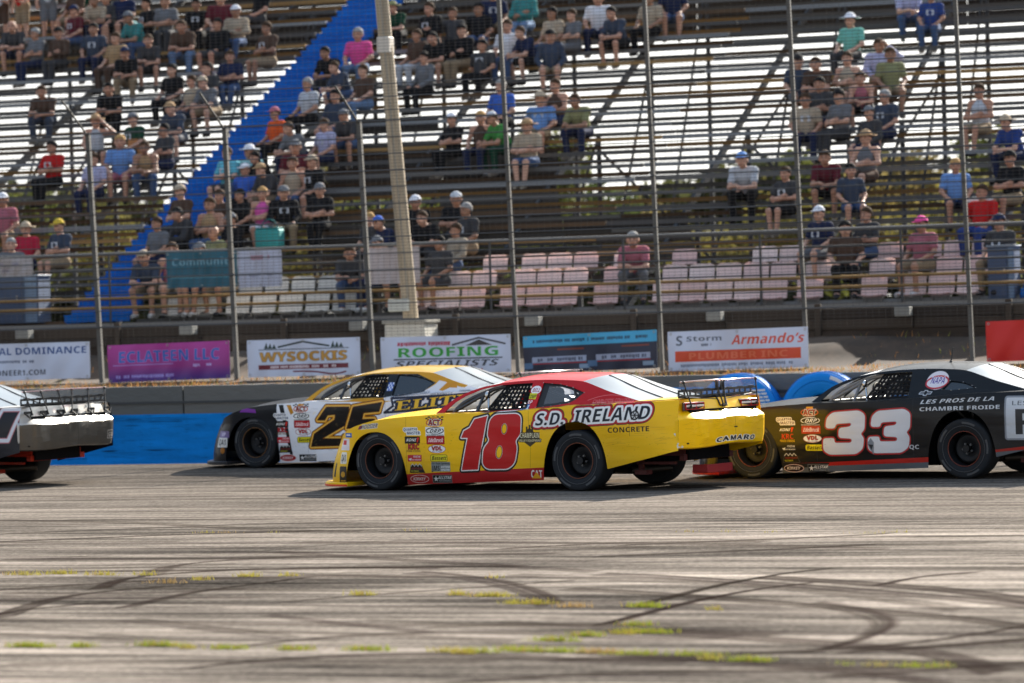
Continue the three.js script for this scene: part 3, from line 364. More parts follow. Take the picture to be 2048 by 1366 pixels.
{ // dense low wood beyond the trees, one mass
  const g = merge(Array.from({ length: 7 }, () => new THREE.PlaneGeometry(0.3, 0.22).rotateX(rr(-1.2, 1.2)).rotateY(rr(0, 6.28)).translate(rr(-0.35, 0.35), rr(-0.35, 0.35), rr(-0.35, 0.35))));
  const w = thing('wood', 'dark low wood beyond the grandstand seen between its lower planks', 'wood'); w.userData.kind = 'stuff';
  [leafy(0.08, 0.085, 0.03), leafy(0.13, 0.12, 0.04), leafy(0.045, 0.05, 0.025)].forEach((m, k) => { const n = 5200, o = new THREE.InstancedMesh(g, m, n), M4 = new THREE.Matrix4(), q = new THREE.Quaternion(), e = new THREE.Euler(); for (let i = 0; i < n; i++) { const x = rr(-66, -8), z = rr(0, 6), h = 3.3 + 1.6 * noise(x * 0.22 + 3, 1) + 0.8 * noise(x * 0.9, 8), y = h * Math.pow(rnd(), 0.75); e.set(rr(0, 6), rr(0, 6), 0); const s = rr(0.6, 1.35); M4.compose(new THREE.Vector3(x, 1.7 + y, -(122 + z)), q.setFromEuler(e), new THREE.Vector3(s, s, s)); o.setMatrixAt(i, M4); } o.name = 'foliage'; o.userData.kind = 'stuff'; w.add(o); });
}

// ---------------------------------------------------------------- spectators
const bodies = (() => {
  const MC = (caps, center, size, res, k = 0.035) => { // capsules [a, b, ra, rb] -> one smooth skin
    const mc = new MarchingCubes(res, new THREE.MeshBasicMaterial(), false, false, 60000), half = res / 2; mc.isolation = 0;
    const C = caps.map(([a, b, ra, rb]) => { const d = [b[0] - a[0], b[1] - a[1], b[2] - a[2]]; return [a, d, d[0] * d[0] + d[1] * d[1] + d[2] * d[2] || 1e-9, ra, rb ?? ra]; });
    for (let z = 0; z < res; z++) for (let y = 0; y < res; y++) for (let x = 0; x < res; x++) {
      const X = (x / half - 1) * size + center[0], Y = (y / half - 1) * size + center[1], Z = (z / half - 1) * size + center[2]; let D = 9;
      for (const [a, d, dd, ra, rb] of C) { const px = X - a[0], py = Y - a[1], pz = Z - a[2], t = clamp((px * d[0] + py * d[1] + pz * d[2]) / dd, 0, 1), e = Math.hypot(px - d[0] * t, py - d[1] * t, pz - d[2] * t) - (ra + (rb - ra) * t); if (e > D + k) continue; const h = clamp(0.5 + 0.5 * (D - e) / k, 0, 1); D = D === 9 ? e : lerp(D, e, h) - k * h * (1 - h); }
      mc.field[x + y * res + z * res * res] = -D;
    }
    mc.update();
    const g = new THREE.BufferGeometry(), n = mc.count, P = new Float32Array(n * 3);
    for (let i = 0; i < n; i++) for (let c = 0; c < 3; c++) P[i * 3 + c] = mc.positionArray[i * 3 + c] * size + center[c];
    g.setAttribute('position', new THREE.BufferAttribute(P, 3)); const q = mergeVertices(g, 1e-4); q.computeVertexNormals(); q.setAttribute('uv', new THREE.Float32BufferAttribute(new Float32Array(q.attributes.position.count * 2), 2)); return q;
  };
  const color = (g, r, gr, b) => { const n = g.attributes.position.count, c = new Float32Array(n * 3); for (let i = 0; i < n; i++) c.set([r, gr, b], i * 3); g.setAttribute('color', new THREE.BufferAttribute(c, 3)); return g; };
  const build = (J) => {
    const S = J.sh, lat = (p, s) => [p[0] * s, p[1], p[2]];
    const arm = (s) => { const A = s < 0 ? J.armL : J.armR; return A.map((p) => lat(p, s)); };
    const leg = (s) => J.leg.map((p) => lat(p, s));
    const torso = [[J.pel, J.che, 0.135, 0.145], [lat(S, 1), lat(S, -1), 0.075, 0.075], [[-0.06, J.pel[1], J.pel[2]], [0.06, J.pel[1], J.pel[2]], 0.125]];
    const limbs = []; for (const s of [-1, 1]) { const [e, w, h] = arm(s), [hip, kn, an, toe] = leg(s); limbs.push([lat(S, s), e, 0.055, 0.042], [e, w, 0.042, 0.03], [w, h, 0.032, 0.034], [hip, kn, 0.088, 0.058], [kn, an, 0.056, 0.038], [an, toe, 0.04, 0.034]); }
    const H = J.head, n = J.nose, head = [[[H[0], H[1] + 0.03, H[2]], [H[0] + n[0] * 0.02, H[1] - 0.05, H[2] + n[2] * 0.025], 0.092, 0.07], [[H[0], H[1] - 0.02, H[2]], [(J.che[0] + S[0] * 0), S[1] + 0.02, S[2]], 0.055, 0.06], [[H[0] + n[0] * 0.085, H[1] + 0.01, H[2] + n[2] * 0.085], [H[0] + n[0] * 0.105, H[1] - 0.025, H[2] + n[2] * 0.105], 0.012, 0.018], [[H[0] - 0.09 * n[2], H[1], H[2]], [H[0] - 0.095 * n[2], H[1] - 0.03, H[2]], 0.018], [[H[0] + 0.09 * n[2], H[1], H[2]], [H[0] + 0.095 * n[2], H[1] - 0.03, H[2]], 0.018]];
    const c = J.center, sz = J.size, R = 68;
    const skin = [color(MC([...torso, ...limbs, ...head], c, sz, R, 0.03).toNonIndexed(), 1, 1, 1)];
    for (const s of [-1, 1]) { const [, w, h] = arm(s), d = V(h).sub(V(w)).normalize(), side = new THREE.Vector3(s, 0, 0).addScaledVector(d, -s * d.x).normalize(), dn = new THREE.Vector3(0, -1, 0).addScaledVector(d, d.y).normalize();
      [[-0.026, 0.075], [-0.009, 0.088], [0.009, 0.082], [0.026, 0.064]].forEach(([o, l]) => { const a = V(h).addScaledVector(side, o).addScaledVector(d, 0.012), m = a.clone().addScaledVector(d, l * 0.55), e = m.clone().addScaledVector(d, l * 0.3).addScaledVector(dn, l * 0.35); skin.push(color(bar(a.toArray(), m.toArray(), 0.0105, 5, 0.0095).toNonIndexed(), 1, 1, 1), color(bar(m.toArray(), e.toArray(), 0.0095, 5, 0.007).toNonIndexed(), 1, 1, 1)); });
      const a = V(h).addScaledVector(side, -s * 0 - 0.03), e = a.clone().addScaledVector(side, -0.028).addScaledVector(d, 0.04); skin.push(color(bar(a.toArray(), e.toArray(), 0.0125, 5, 0.009).toNonIndexed(), 1, 1, 1)); }
    const ax = new THREE.Vector3(n[2], 0, -n[0]);
    for (const s of [-1, 1]) { const p = V(H).addScaledVector(ax, s * 0.034).add(new THREE.Vector3(n[0] * 0.088, 0.012, n[2] * 0.088)); skin.push(color(new THREE.SphereGeometry(0.0125, 6, 5).translate(p.x, p.y, p.z).toNonIndexed(), 0.12, 0.1, 0.1), color(box(0.035, 0.008, 0.012, p.x, p.y + 0.024, p.z + 0.002).toNonIndexed(), 0.3, 0.22, 0.18)); }
    skin.push(color(box(0.045, 0.011, 0.012, H[0] + n[0] * 0.092, H[1] - 0.062, H[2] + n[2] * 0.09).toNonIndexed(), 0.55, 0.3, 0.28));
    const body = mergeGeometries(skin.map((g) => { const q = g; for (const k of Object.keys(q.attributes)) if (!['position', 'normal', 'uv', 'color'].includes(k)) q.deleteAttribute(k); return q; }));
    const grow = (l, r) => l.map(([a, b, ra, rb]) => [a, b, ra + r, (rb ?? ra) + r]);
    const sleeves = [], sl = [], th = [], sh = []; for (const s of [-1, 1]) { const [e, w] = arm(s), [hip, kn, an, toe] = leg(s), A = lat(S, s); sleeves.push([A, [lerp(A[0], e[0], 0.62), lerp(A[1], e[1], 0.62), lerp(A[2], e[2], 0.62)], 0.055, 0.055]); sl.push([A, e, 0.055, 0.045], [e, w, 0.045, 0.034]); th.push([hip, [lerp(hip[0], kn[0], 0.86), lerp(hip[1], kn[1], 0.86), lerp(hip[2], kn[2], 0.86)], 0.09, 0.075]); sh.push([hip, kn, 0.088, 0.06], [kn, [an[0], an[1] + 0.03, an[2]], 0.058, 0.046]); }
    const pelv = [[[-0.06, J.pel[1], J.pel[2]], [0.06, J.pel[1], J.pel[2]], 0.12, 0.12], [J.pel, [J.pel[0], J.pel[1] + 0.07, J.pel[2]], 0.12, 0.12]];
    const tor = [[[J.pel[0], J.pel[1] + 0.03, J.pel[2]], J.che, 0.137, 0.147], [lat(S, 1), lat(S, -1), 0.075, 0.075], [J.che, [0, S[1] - 0.0, S[2]], 0.12, 0.085]];
    const shoe = []; for (const s of [-1, 1]) { const [, , an, toe] = leg(s); shoe.push([[an[0], an[1] - 0.03, an[2] - 0.02], [toe[0], toe[1], toe[2] + 0.02], 0.048, 0.042]); }
    const cut = (g, f) => { const q = g; const ix = q.index.array, P = q.attributes.position, o = []; for (let i = 0; i < ix.length; i += 3) { if ([0, 1, 2].every((t) => f(P.getX(ix[i + t]), P.getY(ix[i + t]), P.getZ(ix[i + t])))) o.push(ix[i], ix[i + 1], ix[i + 2]); } q.setIndex(o); return q; };
    const hair = new THREE.SphereGeometry(0.106, 14, 8, 0, 6.283, 0, 1.75).scale(0.97, 1.08, 1.06).rotateX(-0.42).translate(H[0] - n[0] * 0.012, H[1] + 0.035, H[2] - n[2] * 0.012);
    const long = merge([hair, new THREE.CapsuleGeometry(0.075, 0.14, 3, 8).scale(1.05, 1, 0.55).translate(H[0], H[1] - 0.06, H[2] - n[2] * 0.075)]);
    const cap = merge([new THREE.SphereGeometry(0.108, 14, 6, 0, 6.283, 0, 1.45).scale(0.98, 1, 1.04).translate(H[0], H[1] + 0.045, H[2]), new THREE.CylinderGeometry(0.085, 0.085, 0.012, 14).scale(1, 1, 1).rotateX(0.12).translate(H[0] + n[0] * 0.1, H[1] + 0.052, H[2] + n[2] * 0.1)]);
    const hat = merge([new THREE.SphereGeometry(0.11, 14, 6, 0, 6.283, 0, 1.5).scale(0.98, 1.05, 1.04).translate(H[0], H[1] + 0.05, H[2]), new THREE.CylinderGeometry(0.19, 0.2, 0.012, 18).translate(H[0], H[1] + 0.055, H[2])]);
    return { body, tee: MC(grow([...tor, ...sleeves], 0.013), c, sz, R, 0.03), long_sleeve: MC(grow([...tor, ...sl], 0.014), c, sz, R, 0.03), tank: MC(grow(tor.slice(0, 1).concat(tor.slice(2)), 0.014), c, sz, R, 0.03), shorts: MC(grow([...pelv, ...th], 0.014), c, sz, R, 0.03), trousers: MC(grow([...pelv, ...sh], 0.014), c, sz, R, 0.03), shoes: MC(shoe, c, sz, R, 0.02), short: hair, long, cap, hat };
  };
  const legs = [[0.09, 0.53, 0.02], [0.14, 0.51, 0.43], [0.13, 0.1, 0.4], [0.14, 0.045, 0.52]];
  const U = { pel: [0, 0.54, 0], che: [0, 0.86, 0.02], sh: [0.17, 0.98, 0], head: [0, 1.2, 0.04], nose: [0, 0, 1], leg: legs, center: [0, 0.68, 0.12], size: 0.76, armL: [[0.25, 0.74, 0.06], [0.16, 0.61, 0.3], [0.14, 0.595, 0.37]], armR: [[0.25, 0.74, 0.06], [0.16, 0.61, 0.3], [0.14, 0.595, 0.37]] };
  const L = { ...U, che: [0, 0.82, 0.15], sh: [0.17, 0.91, 0.19], head: [0, 1.1, 0.32], leg: [legs[0], [0.17, 0.51, 0.43], [0.15, 0.1, 0.38], [0.17, 0.045, 0.5]], armL: [[0.21, 0.64, 0.36], [0.07, 0.66, 0.57], [0.03, 0.65, 0.62]], armR: [[0.21, 0.64, 0.36], [0.07, 0.62, 0.57], [0.03, 0.6, 0.62]] };
  const X = { ...U, armL: [[0.25, 0.74, 0.1], [0.0, 0.76, 0.24], [-0.08, 0.79, 0.23]], armR: [[0.25, 0.75, 0.1], [0.02, 0.73, 0.25], [-0.07, 0.72, 0.25]], leg: [legs[0], [0.1, 0.51, 0.43], [0.06, 0.1, 0.44], [0.07, 0.045, 0.56]] };
  const B = { ...U, nose: [0.5, 0, 0.86], armR: [[0.36, 0.96, 0.12], [0.16, 1.16, 0.2], [0.09, 1.24, 0.17]] };
  const K = { ...U, che: [0, 0.85, -0.07], sh: [0.18, 0.95, -0.1], head: [0, 1.17, -0.07], nose: [-0.5, 0, 0.86], armL: [[0.3, 0.72, -0.22], [0.27, 0.5, -0.26], [0.28, 0.46, -0.22]], armR: [[0.26, 0.72, 0.0], [0.17, 0.6, 0.22], [0.15, 0.59, 0.29]] };
  const D = { pel: [0, 0.93, 0], che: [0, 1.27, 0.01], sh: [0.18, 1.41, -0.01], head: [0, 1.63, 0.02], nose: [0, 0, 1], center: [0, 0.9, 0.02], size: 0.94, leg: [[0.09, 0.9, 0], [0.1, 0.5, 0.02], [0.11, 0.09, -0.02], [0.13, 0.045, 0.11]], armL: [[0.25, 1.14, -0.02], [0.25, 0.9, 0.06], [0.24, 0.84, 0.08]], armR: [[0.25, 1.14, -0.02], [0.2, 0.98, 0.18], [0.14, 1.0, 0.22]] };
  const o = {}; for (const [k, v] of Object.entries({ U, L, X, B, K, D })) o[k] = build(v); return o;
})();
{
  const C = { white: [0.68, 0.68, 0.72], lav: [0.42, 0.42, 0.6], pale: [0.5, 0.52, 0.56], grey: [0.16, 0.165, 0.18], dgrey: [0.055, 0.055, 0.06], black: [0.014, 0.014, 0.016], navy: [0.02, 0.028, 0.07], slate: [0.05, 0.065, 0.1], red: [0.5, 0.02, 0.02], crim: [0.48, 0.025, 0.06], orange: [0.7, 0.11, 0.03], pink: [0.75, 0.09, 0.3], dpink: [0.72, 0.12, 0.4], rose: [0.42, 0.14, 0.18], blue: [0.05, 0.13, 0.5], lblue: [0.15, 0.29, 0.6], dblue: [0.03, 0.06, 0.22], cyan: [0.14, 0.48, 0.6], aqua: [0.32, 0.58, 0.6], mint: [0.18, 0.5, 0.42], teal: [0.05, 0.22, 0.22], green: [0.06, 0.26, 0.06], dgreen: [0.015, 0.06, 0.035], olive: [0.24, 0.24, 0.12], brown: [0.09, 0.055, 0.04], tan: [0.4, 0.26, 0.14], beige: [0.42, 0.34, 0.25], maroon: [0.12, 0.02, 0.03], yellow: [0.6, 0.42, 0.05], jean: [0.06, 0.1, 0.2], ljean: [0.14, 0.22, 0.36], khaki: [0.3, 0.22, 0.14] };
  const skins = [[0.46, 0.24, 0.16], [0.52, 0.29, 0.2], [0.4, 0.2, 0.125], [0.3, 0.15, 0.09]], hairs = { brown: [0.05, 0.028, 0.016], black: [0.01, 0.009, 0.009], blond: [0.42, 0.25, 0.1], grey: [0.28, 0.27, 0.26], bald: null };
  // head place in the photograph, pose, shirt, cut, legs, headwear, label
  const P = [
    [10, -52, 'D', 'pale', 'tee', 'shorts brown', 'short brown', 'standing spectator in pale lavender shirt at the top left corner'],
    [53, -58, 'D', 'red', 'tee', 'shorts khaki', 'short brown', 'standing spectator in bright red shirt at the top left, first in the row'],
    [105, -60, 'D', 'pale', 'tee', 'shorts grey', 'cap white', 'standing spectator in light grey shirt beside the one in red'],
    [150, -40, 'U', 'brown', 'tee', 'shorts khaki', 'short black', 'seated spectator in brown shirt top left, left of the dark green shirt'],
    [172, -55, 'U', 'dgreen', 'tee', 'trousers black', 'short brown', 'seated spectator in dark green shirt at the top left edge of the photo'],
    [30, 55, 'L', 'dgrey', 'tee', 'shorts navy', 'bald', 'leaning spectator with bare head in dark grey shirt, far left upper rows'],
    [72, 52, 'X', 'grey', 'tee', 'trousers navy', 'short grey', 'seated spectator in grey shirt with folded arms, far left upper rows'],
    [195, 5, 'L', 'beige', 'tee', 'trousers navy', 'short grey', 'leaning spectator in beige shirt behind the navy one, upper left'],
    [247, -15, 'U', 'navy', 'tee', 'shorts black', 'short brown', 'seated spectator in navy shirt with black shorts beside the teal bag, upper left'],
    [187, 40, 'U', 'slate', 'tee', 'trousers navy', 'short black', 'seated spectator in slate blue shirt and navy trousers, upper left'],
    [232, 58, 'U', 'tan', 'tee', 'trousers brown', 'short brown', 'seated spectator in tan shirt, upper left beside the grey green shirt'],
    [280, 40, 'L', 'teal', 'tee', 'trousers jean', 'cap grey', 'leaning spectator in grey green shirt, upper left between tan and navy'],
    [330, -5, 'X', 'grey', 'tee', 'trousers dgrey', 'short brown', 'seated spectator in grey shirt with folded arms, top row left of the blue stair'],
    [392, -12, 'U', 'black', 'tee', 'trousers black', 'short black', 'seated spectator all in black on the top row left of the blue stair'],
    [370, 45, 'L', 'brown', 'tee', 'trousers ljean', 'short brown', 'leaning spectator in brown shirt and light jeans, upper left'],
    [472, 14, 'X', 'beige', 'long_sleeve', 'trousers jean', 'cap white', 'seated spectator in open beige jacket and white cap, upper left'],
    [515, -20, 'K', 'black', 'tee', 'trousers dgrey', 'cap maroon', 'seated spectator in black shirt and maroon cap beside the beige jacket'],
    [535, 42, 'X', 'brown', 'tee', 'shorts khaki', 'short brown', 'seated spectator in brown shirt and khaki shorts just left of the blue stair'],
    [92, 172, 'L', 'brown', 'tee', 'trousers slate', 'short brown', 'hunched spectator in brown shirt and slate trousers, left rows'],
    [222, 172, 'L', 'black', 'tee', 'trousers black', 'short black', 'hunched spectator in black against the bright gaps, left rows'],
    [190, 225, 'B', 'pale', 'tank', 'shorts brown', 'hat tan', 'spectator in pale top and tan sunhat shading the eyes, left rows'],
    [268, 222, 'U', 'dgreen', 'tee', 'trousers dgrey', 'cap grey', 'seated spectator in dark green shirt and grey cap, left rows'],
    [356, 214, 'L', 'slate', 'tee', 'shorts grey', 'cap tan', 'leaning spectator in slate shirt and tan cap, left rows'],
    [330, 250, 'X', 'dgrey', 'tee', 'trousers navy', 'short black', 'seated spectator in dark grey shirt with folded arms below the tan cap'],
    [345, 140, 'U', 'black', 'tee', 'trousers black', 'long black', 'spectator with long black hair in black top, left rows near the pink bag'],
    [408, 120, 'K', 'dgrey', 'tee', 'trousers navy', 'long black', 'spectator with long black hair in dark grey top left of the blue stair'],
    [385, 150, 'U', 'beige', 'tee', 'trousers slate', 'short brown', 'seated spectator in beige patterned shirt left of the blue stair'],
    [460, 100, 'X', 'navy', 'tee', 'trousers jean', 'short brown', 'seated spectator in navy shirt and jeans at the edge of the blue stair'],
    [425, 165, 'L', 'grey', 'tee', 'shorts khaki', 'cap beige', 'leaning spectator in grey shirt and beige cap at the edge of the blue stair'],
    [105, 286, 'X', 'red', 'tee', 'trousers black', 'short black', 'seated spectator in red shirt with folded arms, left middle rows'],
    [188, 297, 'U', 'lav', 'tee', 'trousers navy', 'short brown', 'seated spectator in lavender white shirt between the red and the blue shirt'],
    [240, 286, 'U', 'lblue', 'tee', 'shorts rose', 'short blond', 'seated blond spectator in light blue shirt, left middle rows'],
    [292, 288, 'L', 'tan', 'tank', 'trousers jean', 'short brown', 'leaning spectator in orange tan top beside the light blue shirt'],
    [455, 283, 'X', 'cyan', 'tee', 'shorts dgrey', 'short brown', 'seated spectator in cyan shirt on the right edge of the blue stair'],
    [482, 296, 'K', 'aqua', 'tee', 'trousers jean', 'hat white', 'seated spectator in pale aqua shirt and white sunhat behind the cyan shirt'],
    [552, 211, 'U', 'orange', 'tee', 'trousers black', 'cap rose', 'seated spectator in bright orange shirt and pink cap beside the blue stair'],
    [600, 237, 'L', 'grey', 'tee', 'trousers navy', 'short brown', 'leaning spectator in grey shirt right of the orange shirt'],
    [650, 232, 'U', 'lav', 'tee', 'shorts navy', 'short brown', 'seated spectator in lavender shirt, second right of the orange shirt'],
    [617, 168, 'U', 'pale', 'tee', 'trousers black', 'short grey', 'seated spectator in pale white shirt above the orange shirt'],
    [667, 102, 'L', 'black', 'tee', 'trousers dgrey', 'short black', 'leaning spectator in black beside the bright pink shirt'],
    [716, 53, 'U', 'pink', 'tee', 'trousers ljean', 'short grey', 'seated spectator in bright pink shirt left of the light pole'],
    [692, 125, 'L', 'slate', 'tee', 'shorts jean', 'short brown', 'leaning spectator in slate shirt below the bright pink shirt'],
    [728, 130, 'U', 'brown', 'tee', 'trousers ljean', 'short brown', 'seated spectator in brown shirt and jeans just left of the light pole'],
    [6, 392, 'U', 'rose', 'tee', 'shorts khaki', 'cap white', 'spectator in white cap and rose shirt cut by the left edge'],
    [52, 434, 'U', 'crim', 'tee', 'shorts navy', 'hat beige', 'seated spectator in crimson shirt and beige hat, lower left'],
    [120, 430, 'X', 'slate', 'tee', 'shorts khaki', 'cap yellow', 'seated spectator in slate shirt and yellow cap, lower left'],
    [22, 487, 'U', 'grey', 'tee', 'trousers navy', 'short grey', 'spectator with grey hair behind the pale sign at lower left'],
    [363, 378, 'X', 'brown', 'tee', 'trousers dgrey', 'cap beige', 'seated spectator in brown shirt and beige cap on the blue stair edge'],
    [316, 440, 'U', 'grey', 'tee', 'shorts navy', 'short brown', 'seated spectator in grey shirt at the foot of the blue stair'],
    [380, 408, 'L', 'dgrey', 'long_sleeve', 'trousers black', 'short black', 'hunched spectator in charcoal jacket right of the blue stair'],
    [415, 412, 'X', 'tan', 'tank', 'trousers jean', 'short brown', 'seated spectator in tan top right of the charcoal jacket'],
    [440, 362, 'U', 'brown', 'tee', 'trousers black', 'short brown', 'seated spectator in brown shirt between the blue stair and the black shirt'],
    [474, 372, 'U', 'black', 'tee', 'trousers black', 'short black', 'seated spectator all in black left of the pink top'],
    [525, 380, 'X', 'dpink', 'tank', 'shorts white', 'short blond', 'seated blond spectator in pink sleeveless top and white shorts'],
    [487, 335, 'K', 'blue', 'tee', 'trousers black', 'cap white', 'seated spectator in blue shirt and white cap above the pink top'],
    [545, 318, 'L', 'dgrey', 'tee', 'shorts khaki', 'cap tan', 'leaning spectator in dark grey shirt and tan cap above the pink top'],
    [582, 318, 'U', 'beige', 'tank', 'trousers jean', 'short brown', 'seated spectator in beige sleeveless top right of the tan cap'],
    [622, 312, 'U', 'black', 'tee', 'shorts black', 'cap beige', 'seated spectator in black shirt and beige cap, third right of the tan cap'],
    [430, 468, 'U', 'olive', 'tee', 'trousers dgrey', 'bald', 'bald spectator seated above the teal sign'],
    [300, 520, 'L', 'slate', 'tee', 'shorts khaki', 'cap beige', 'crouched spectator in beige cap left of the teal sign'],
    [700, 512, 'L', 'dgrey', 'tee', 'trousers jean', 'short brown', 'leaning spectator behind the railing left of the blank board'],
    [795, 8, 'L', 'dgreen', 'tee', 'trousers black', 'hat olive', 'spectator in olive hat and dark green shirt right of the light pole'],
    [835, 60, 'U', 'brown', 'tee', 'trousers pale', 'short brown', 'seated spectator in brown shirt and pale trousers right of the light pole'],
    [878, 58, 'L', 'black', 'tee', 'shorts khaki', 'short black', 'leaning spectator in black shirt and khaki shorts, top centre'],
    [925, 62, 'X', 'black', 'long_sleeve', 'trousers khaki', 'cap black', 'seated spectator in black jacket and black cap, top centre'],
    [985, -25, 'U', 'navy', 'tee', 'shorts khaki', 'short brown', 'seated spectator in navy shirt and khaki shorts cut by the top edge'],
    [1048, -18, 'X', 'teal', 'long_sleeve', 'trousers ljean', 'short brown', 'seated spectator in grey green jumper and pale jeans cut by the top edge'],
    [1015, 42, 'U', 'white', 'tee', 'trousers jean', 'short brown', 'seated spectator in white print shirt and jeans, top centre'],
    [1063, 44, 'L', 'navy', 'tee', 'shorts black', 'short brown', 'leaning spectator in navy shirt right of the white print shirt'],
    [960, 70, 'K', 'dgrey', 'tee', 'trousers black', 'short black', 'reclining spectator in dark grey left of the white print shirt'],
    [1145, 22, 'X', 'grey', 'tee', 'trousers grey', 'short brown', 'seated spectator in grey shirt and grey trousers beside the big white shirt'],
    [1197, -5, 'U', 'white', 'tee', 'trousers navy', 'short brown', 'seated spectator in large plain white shirt and navy trousers, top centre'],
    [1003, 172, 'U', 'blue', 'tee', 'shorts black', 'short grey', 'seated spectator in royal blue shirt against the bright gaps, centre'],
    [1078, 196, 'K', 'lblue', 'tee', 'shorts khaki', 'hat beige', 'reclining spectator in light blue shirt and beige hat, centre'],
    [1112, 170, 'X', 'brown', 'tank', 'shorts navy', 'short brown', 'seated spectator in brown top right of the beige hat'],
    [1165, 185, 'L', 'olive', 'tee', 'trousers navy', 'short brown', 'leaning spectator in olive green shirt, centre against bright gaps'],
    [905, 218, 'X', 'black', 'tee', 'trousers black', 'cap white', 'seated spectator in black shirt and white cap, centre'],
    [962, 232, 'U', 'brown', 'tank', 'trousers navy', 'short blond', 'blond spectator in brown top between black and green shirts'],
    [1010, 230, 'L', 'green', 'tee', 'trousers dgreen', 'cap pale', 'leaning spectator in green shirt and pale cap, centre'],
    [1055, 245, 'X', 'beige', 'tee', 'shorts jean', 'hat tan', 'seated spectator in beige shirt and tan hat right of the green shirt'],
    [740, 432, 'U', 'dgrey', 'tee', 'trousers dgrey', 'short blond', 'blond spectator above the blank board left of the light pole'],
    [782, 430, 'L', 'navy', 'tee', 'trousers jean', 'cap blue', 'spectator in blue cap just left of the light pole above the railing'],
    [832, 398, 'U', 'black', 'tee', 'trousers black', 'cap white', 'spectator in black shirt and white cap just right of the light pole'],
    [862, 440, 'L', 'black', 'tee', 'trousers dgrey', 'short brown', 'leaning spectator in black right of the light pole above the railing'],
    [912, 386, 'X', 'black', 'tee', 'trousers dgrey', 'cap pale', 'seated spectator in black shirt and pale green cap right of the light pole'],
    [935, 425, 'U', 'dgrey', 'tee', 'shorts khaki', 'short grey', 'seated spectator in charcoal shirt, last of the group right of the light pole'],
    [1702, 38, 'U', 'mint', 'tee', 'trousers dgrey', 'hat white', 'seated spectator in mint shirt and white hat, upper right'],
    [1757, 72, 'B', 'lav', 'long_sleeve', 'shorts khaki', 'short brown', 'spectator in white long sleeves with a raised arm, upper right'],
    [1595, 108, 'U', 'slate', 'tee', 'shorts grey', 'cap black', 'seated spectator in slate blue shirt and black cap, upper right'],
    [1640, 115, 'L', 'brown', 'tee', 'shorts brown', 'short brown', 'leaning spectator in brown shirt right of the slate blue shirt'],
    [1695, 105, 'X', 'beige', 'tank', 'shorts brown', 'short brown', 'seated spectator in beige top below the white hat, upper right'],
    [1780, 112, 'U', 'olive', 'tee', 'shorts khaki', 'short brown', 'seated spectator in olive yellow shirt, upper right'],
    [1725, 150, 'L', 'rose', 'tank', 'shorts black', 'short brown', 'leaning spectator in rose top below the olive shirt'],
    [1771, 184, 'U', 'slate', 'tee', 'shorts navy', 'short grey', 'large spectator in dark slate print shirt, right middle'],
    [1960, 178, 'X', 'pale', 'tank', 'shorts khaki', 'short brown', 'seated spectator in pale grey top with bare knees, right'],
    [2032, 228, 'L', 'dblue', 'tee', 'trousers navy', 'hat beige', 'leaning spectator in dark blue shirt and beige hat at the right edge'],
    [1812, -25, 'L', 'lav', 'tee', 'trousers jean', 'short brown', 'leaning spectator in lilac shirt at the top right'],
    [1862, -20, 'U', 'dblue', 'tee', 'trousers jean', 'short black', 'seated spectator in dark blue shirt beside the lilac shirt, top right'],
    [1733, 278, 'X', 'grey', 'tank', 'shorts brown', 'hat tan', 'seated spectator in grey top and tan hat, right middle'],
    [1655, 300, 'L', 'maroon', 'tee', 'shorts black', 'short brown', 'leaning spectator in maroon shirt left of the tan hat, right middle'],
    [1492, 322, 'L', 'pale', 'tee', 'trousers black', 'cap lblue', 'leaning spectator in pale shirt and light blue cap, right of centre'],
    [1572, 330, 'X', 'dgrey', 'tee', 'shorts black', 'short brown', 'seated spectator in dark grey shirt right of the light blue cap'],
    [1910, 326, 'U', 'lblue', 'tee', 'shorts navy', 'short blond', 'blond spectator in light blue shirt and navy shorts, right'],
    [2022, 315, 'X', 'black', 'tee', 'shorts khaki', 'cap black', 'seated spectator in black shirt with folded arms at the right edge'],
    [1960, 388, 'K', 'red', 'tee', 'trousers dblue', 'short brown', 'spectator in red shirt between the light blue and the black shirts, right'],
    [1640, 420, 'U', 'navy', 'tee', 'shorts grey', 'cap white', 'seated spectator in navy shirt and white cap above the pink chairs'],
    [1735, 424, 'X', 'dgrey', 'tee', 'trousers jean', 'short brown', 'seated spectator in dark grey shirt and jeans above the pink chairs'],
    [1845, 430, 'U', 'rose', 'tee', 'shorts khaki', 'cap pink', 'seated spectator in faded pink shirt and pink cap above the pink chairs'],
    [1270, 505, 'L', 'rose', 'tee', 'trousers grey', 'short grey', 'leaning spectator in rose shirt in an aisle between the pink chairs'],
    [455, 545, 'L', 'beige', 'tank', 'shorts khaki', 'short blond', 'blond spectator low behind the teal sign'],
    [345, 545, 'U', 'rose', 'tank', 'shorts beige', 'short brown', 'spectator in rose top low behind the left end of the teal sign'],
  ];
  const dark = ['black', 'navy', 'dgrey', 'slate', 'brown', 'dgrey', 'black', 'grey', 'maroon', 'teal', 'beige'], crowd = [
    ['spectator in the dense crowd of dark clothes at the upper left of the stand', [[118, 45], [215, -20], [300, 0], [430, 30], [440, -10], [300, 75], [150, 10], [255, 95]]],
    ['spectator packed among others between the blue stair and the light pole', [[672, 190], [590, 280], [560, 380], [640, 370], [400, 480], [465, 430], [525, 300], [700, 215]]],
    ['spectator in the dark row of people right of the light pole near the top', [[905, 20], [955, 10], [860, 10], [1100, 60], [1110, 10], [850, 110], [1240, 20], [1300, -20], [1345, -30]]],
    ['spectator half hidden among the group at the right above the pink chairs', [[1690, 430], [1610, 190], [1680, 185], [1740, 215], [1640, 170], [2000, 420], [1700, 330]]],
    ['spectator in the dark group seated behind the railing beside the light pole', [[800, 470], [880, 470], [760, 490], [905, 455]]],
  ];
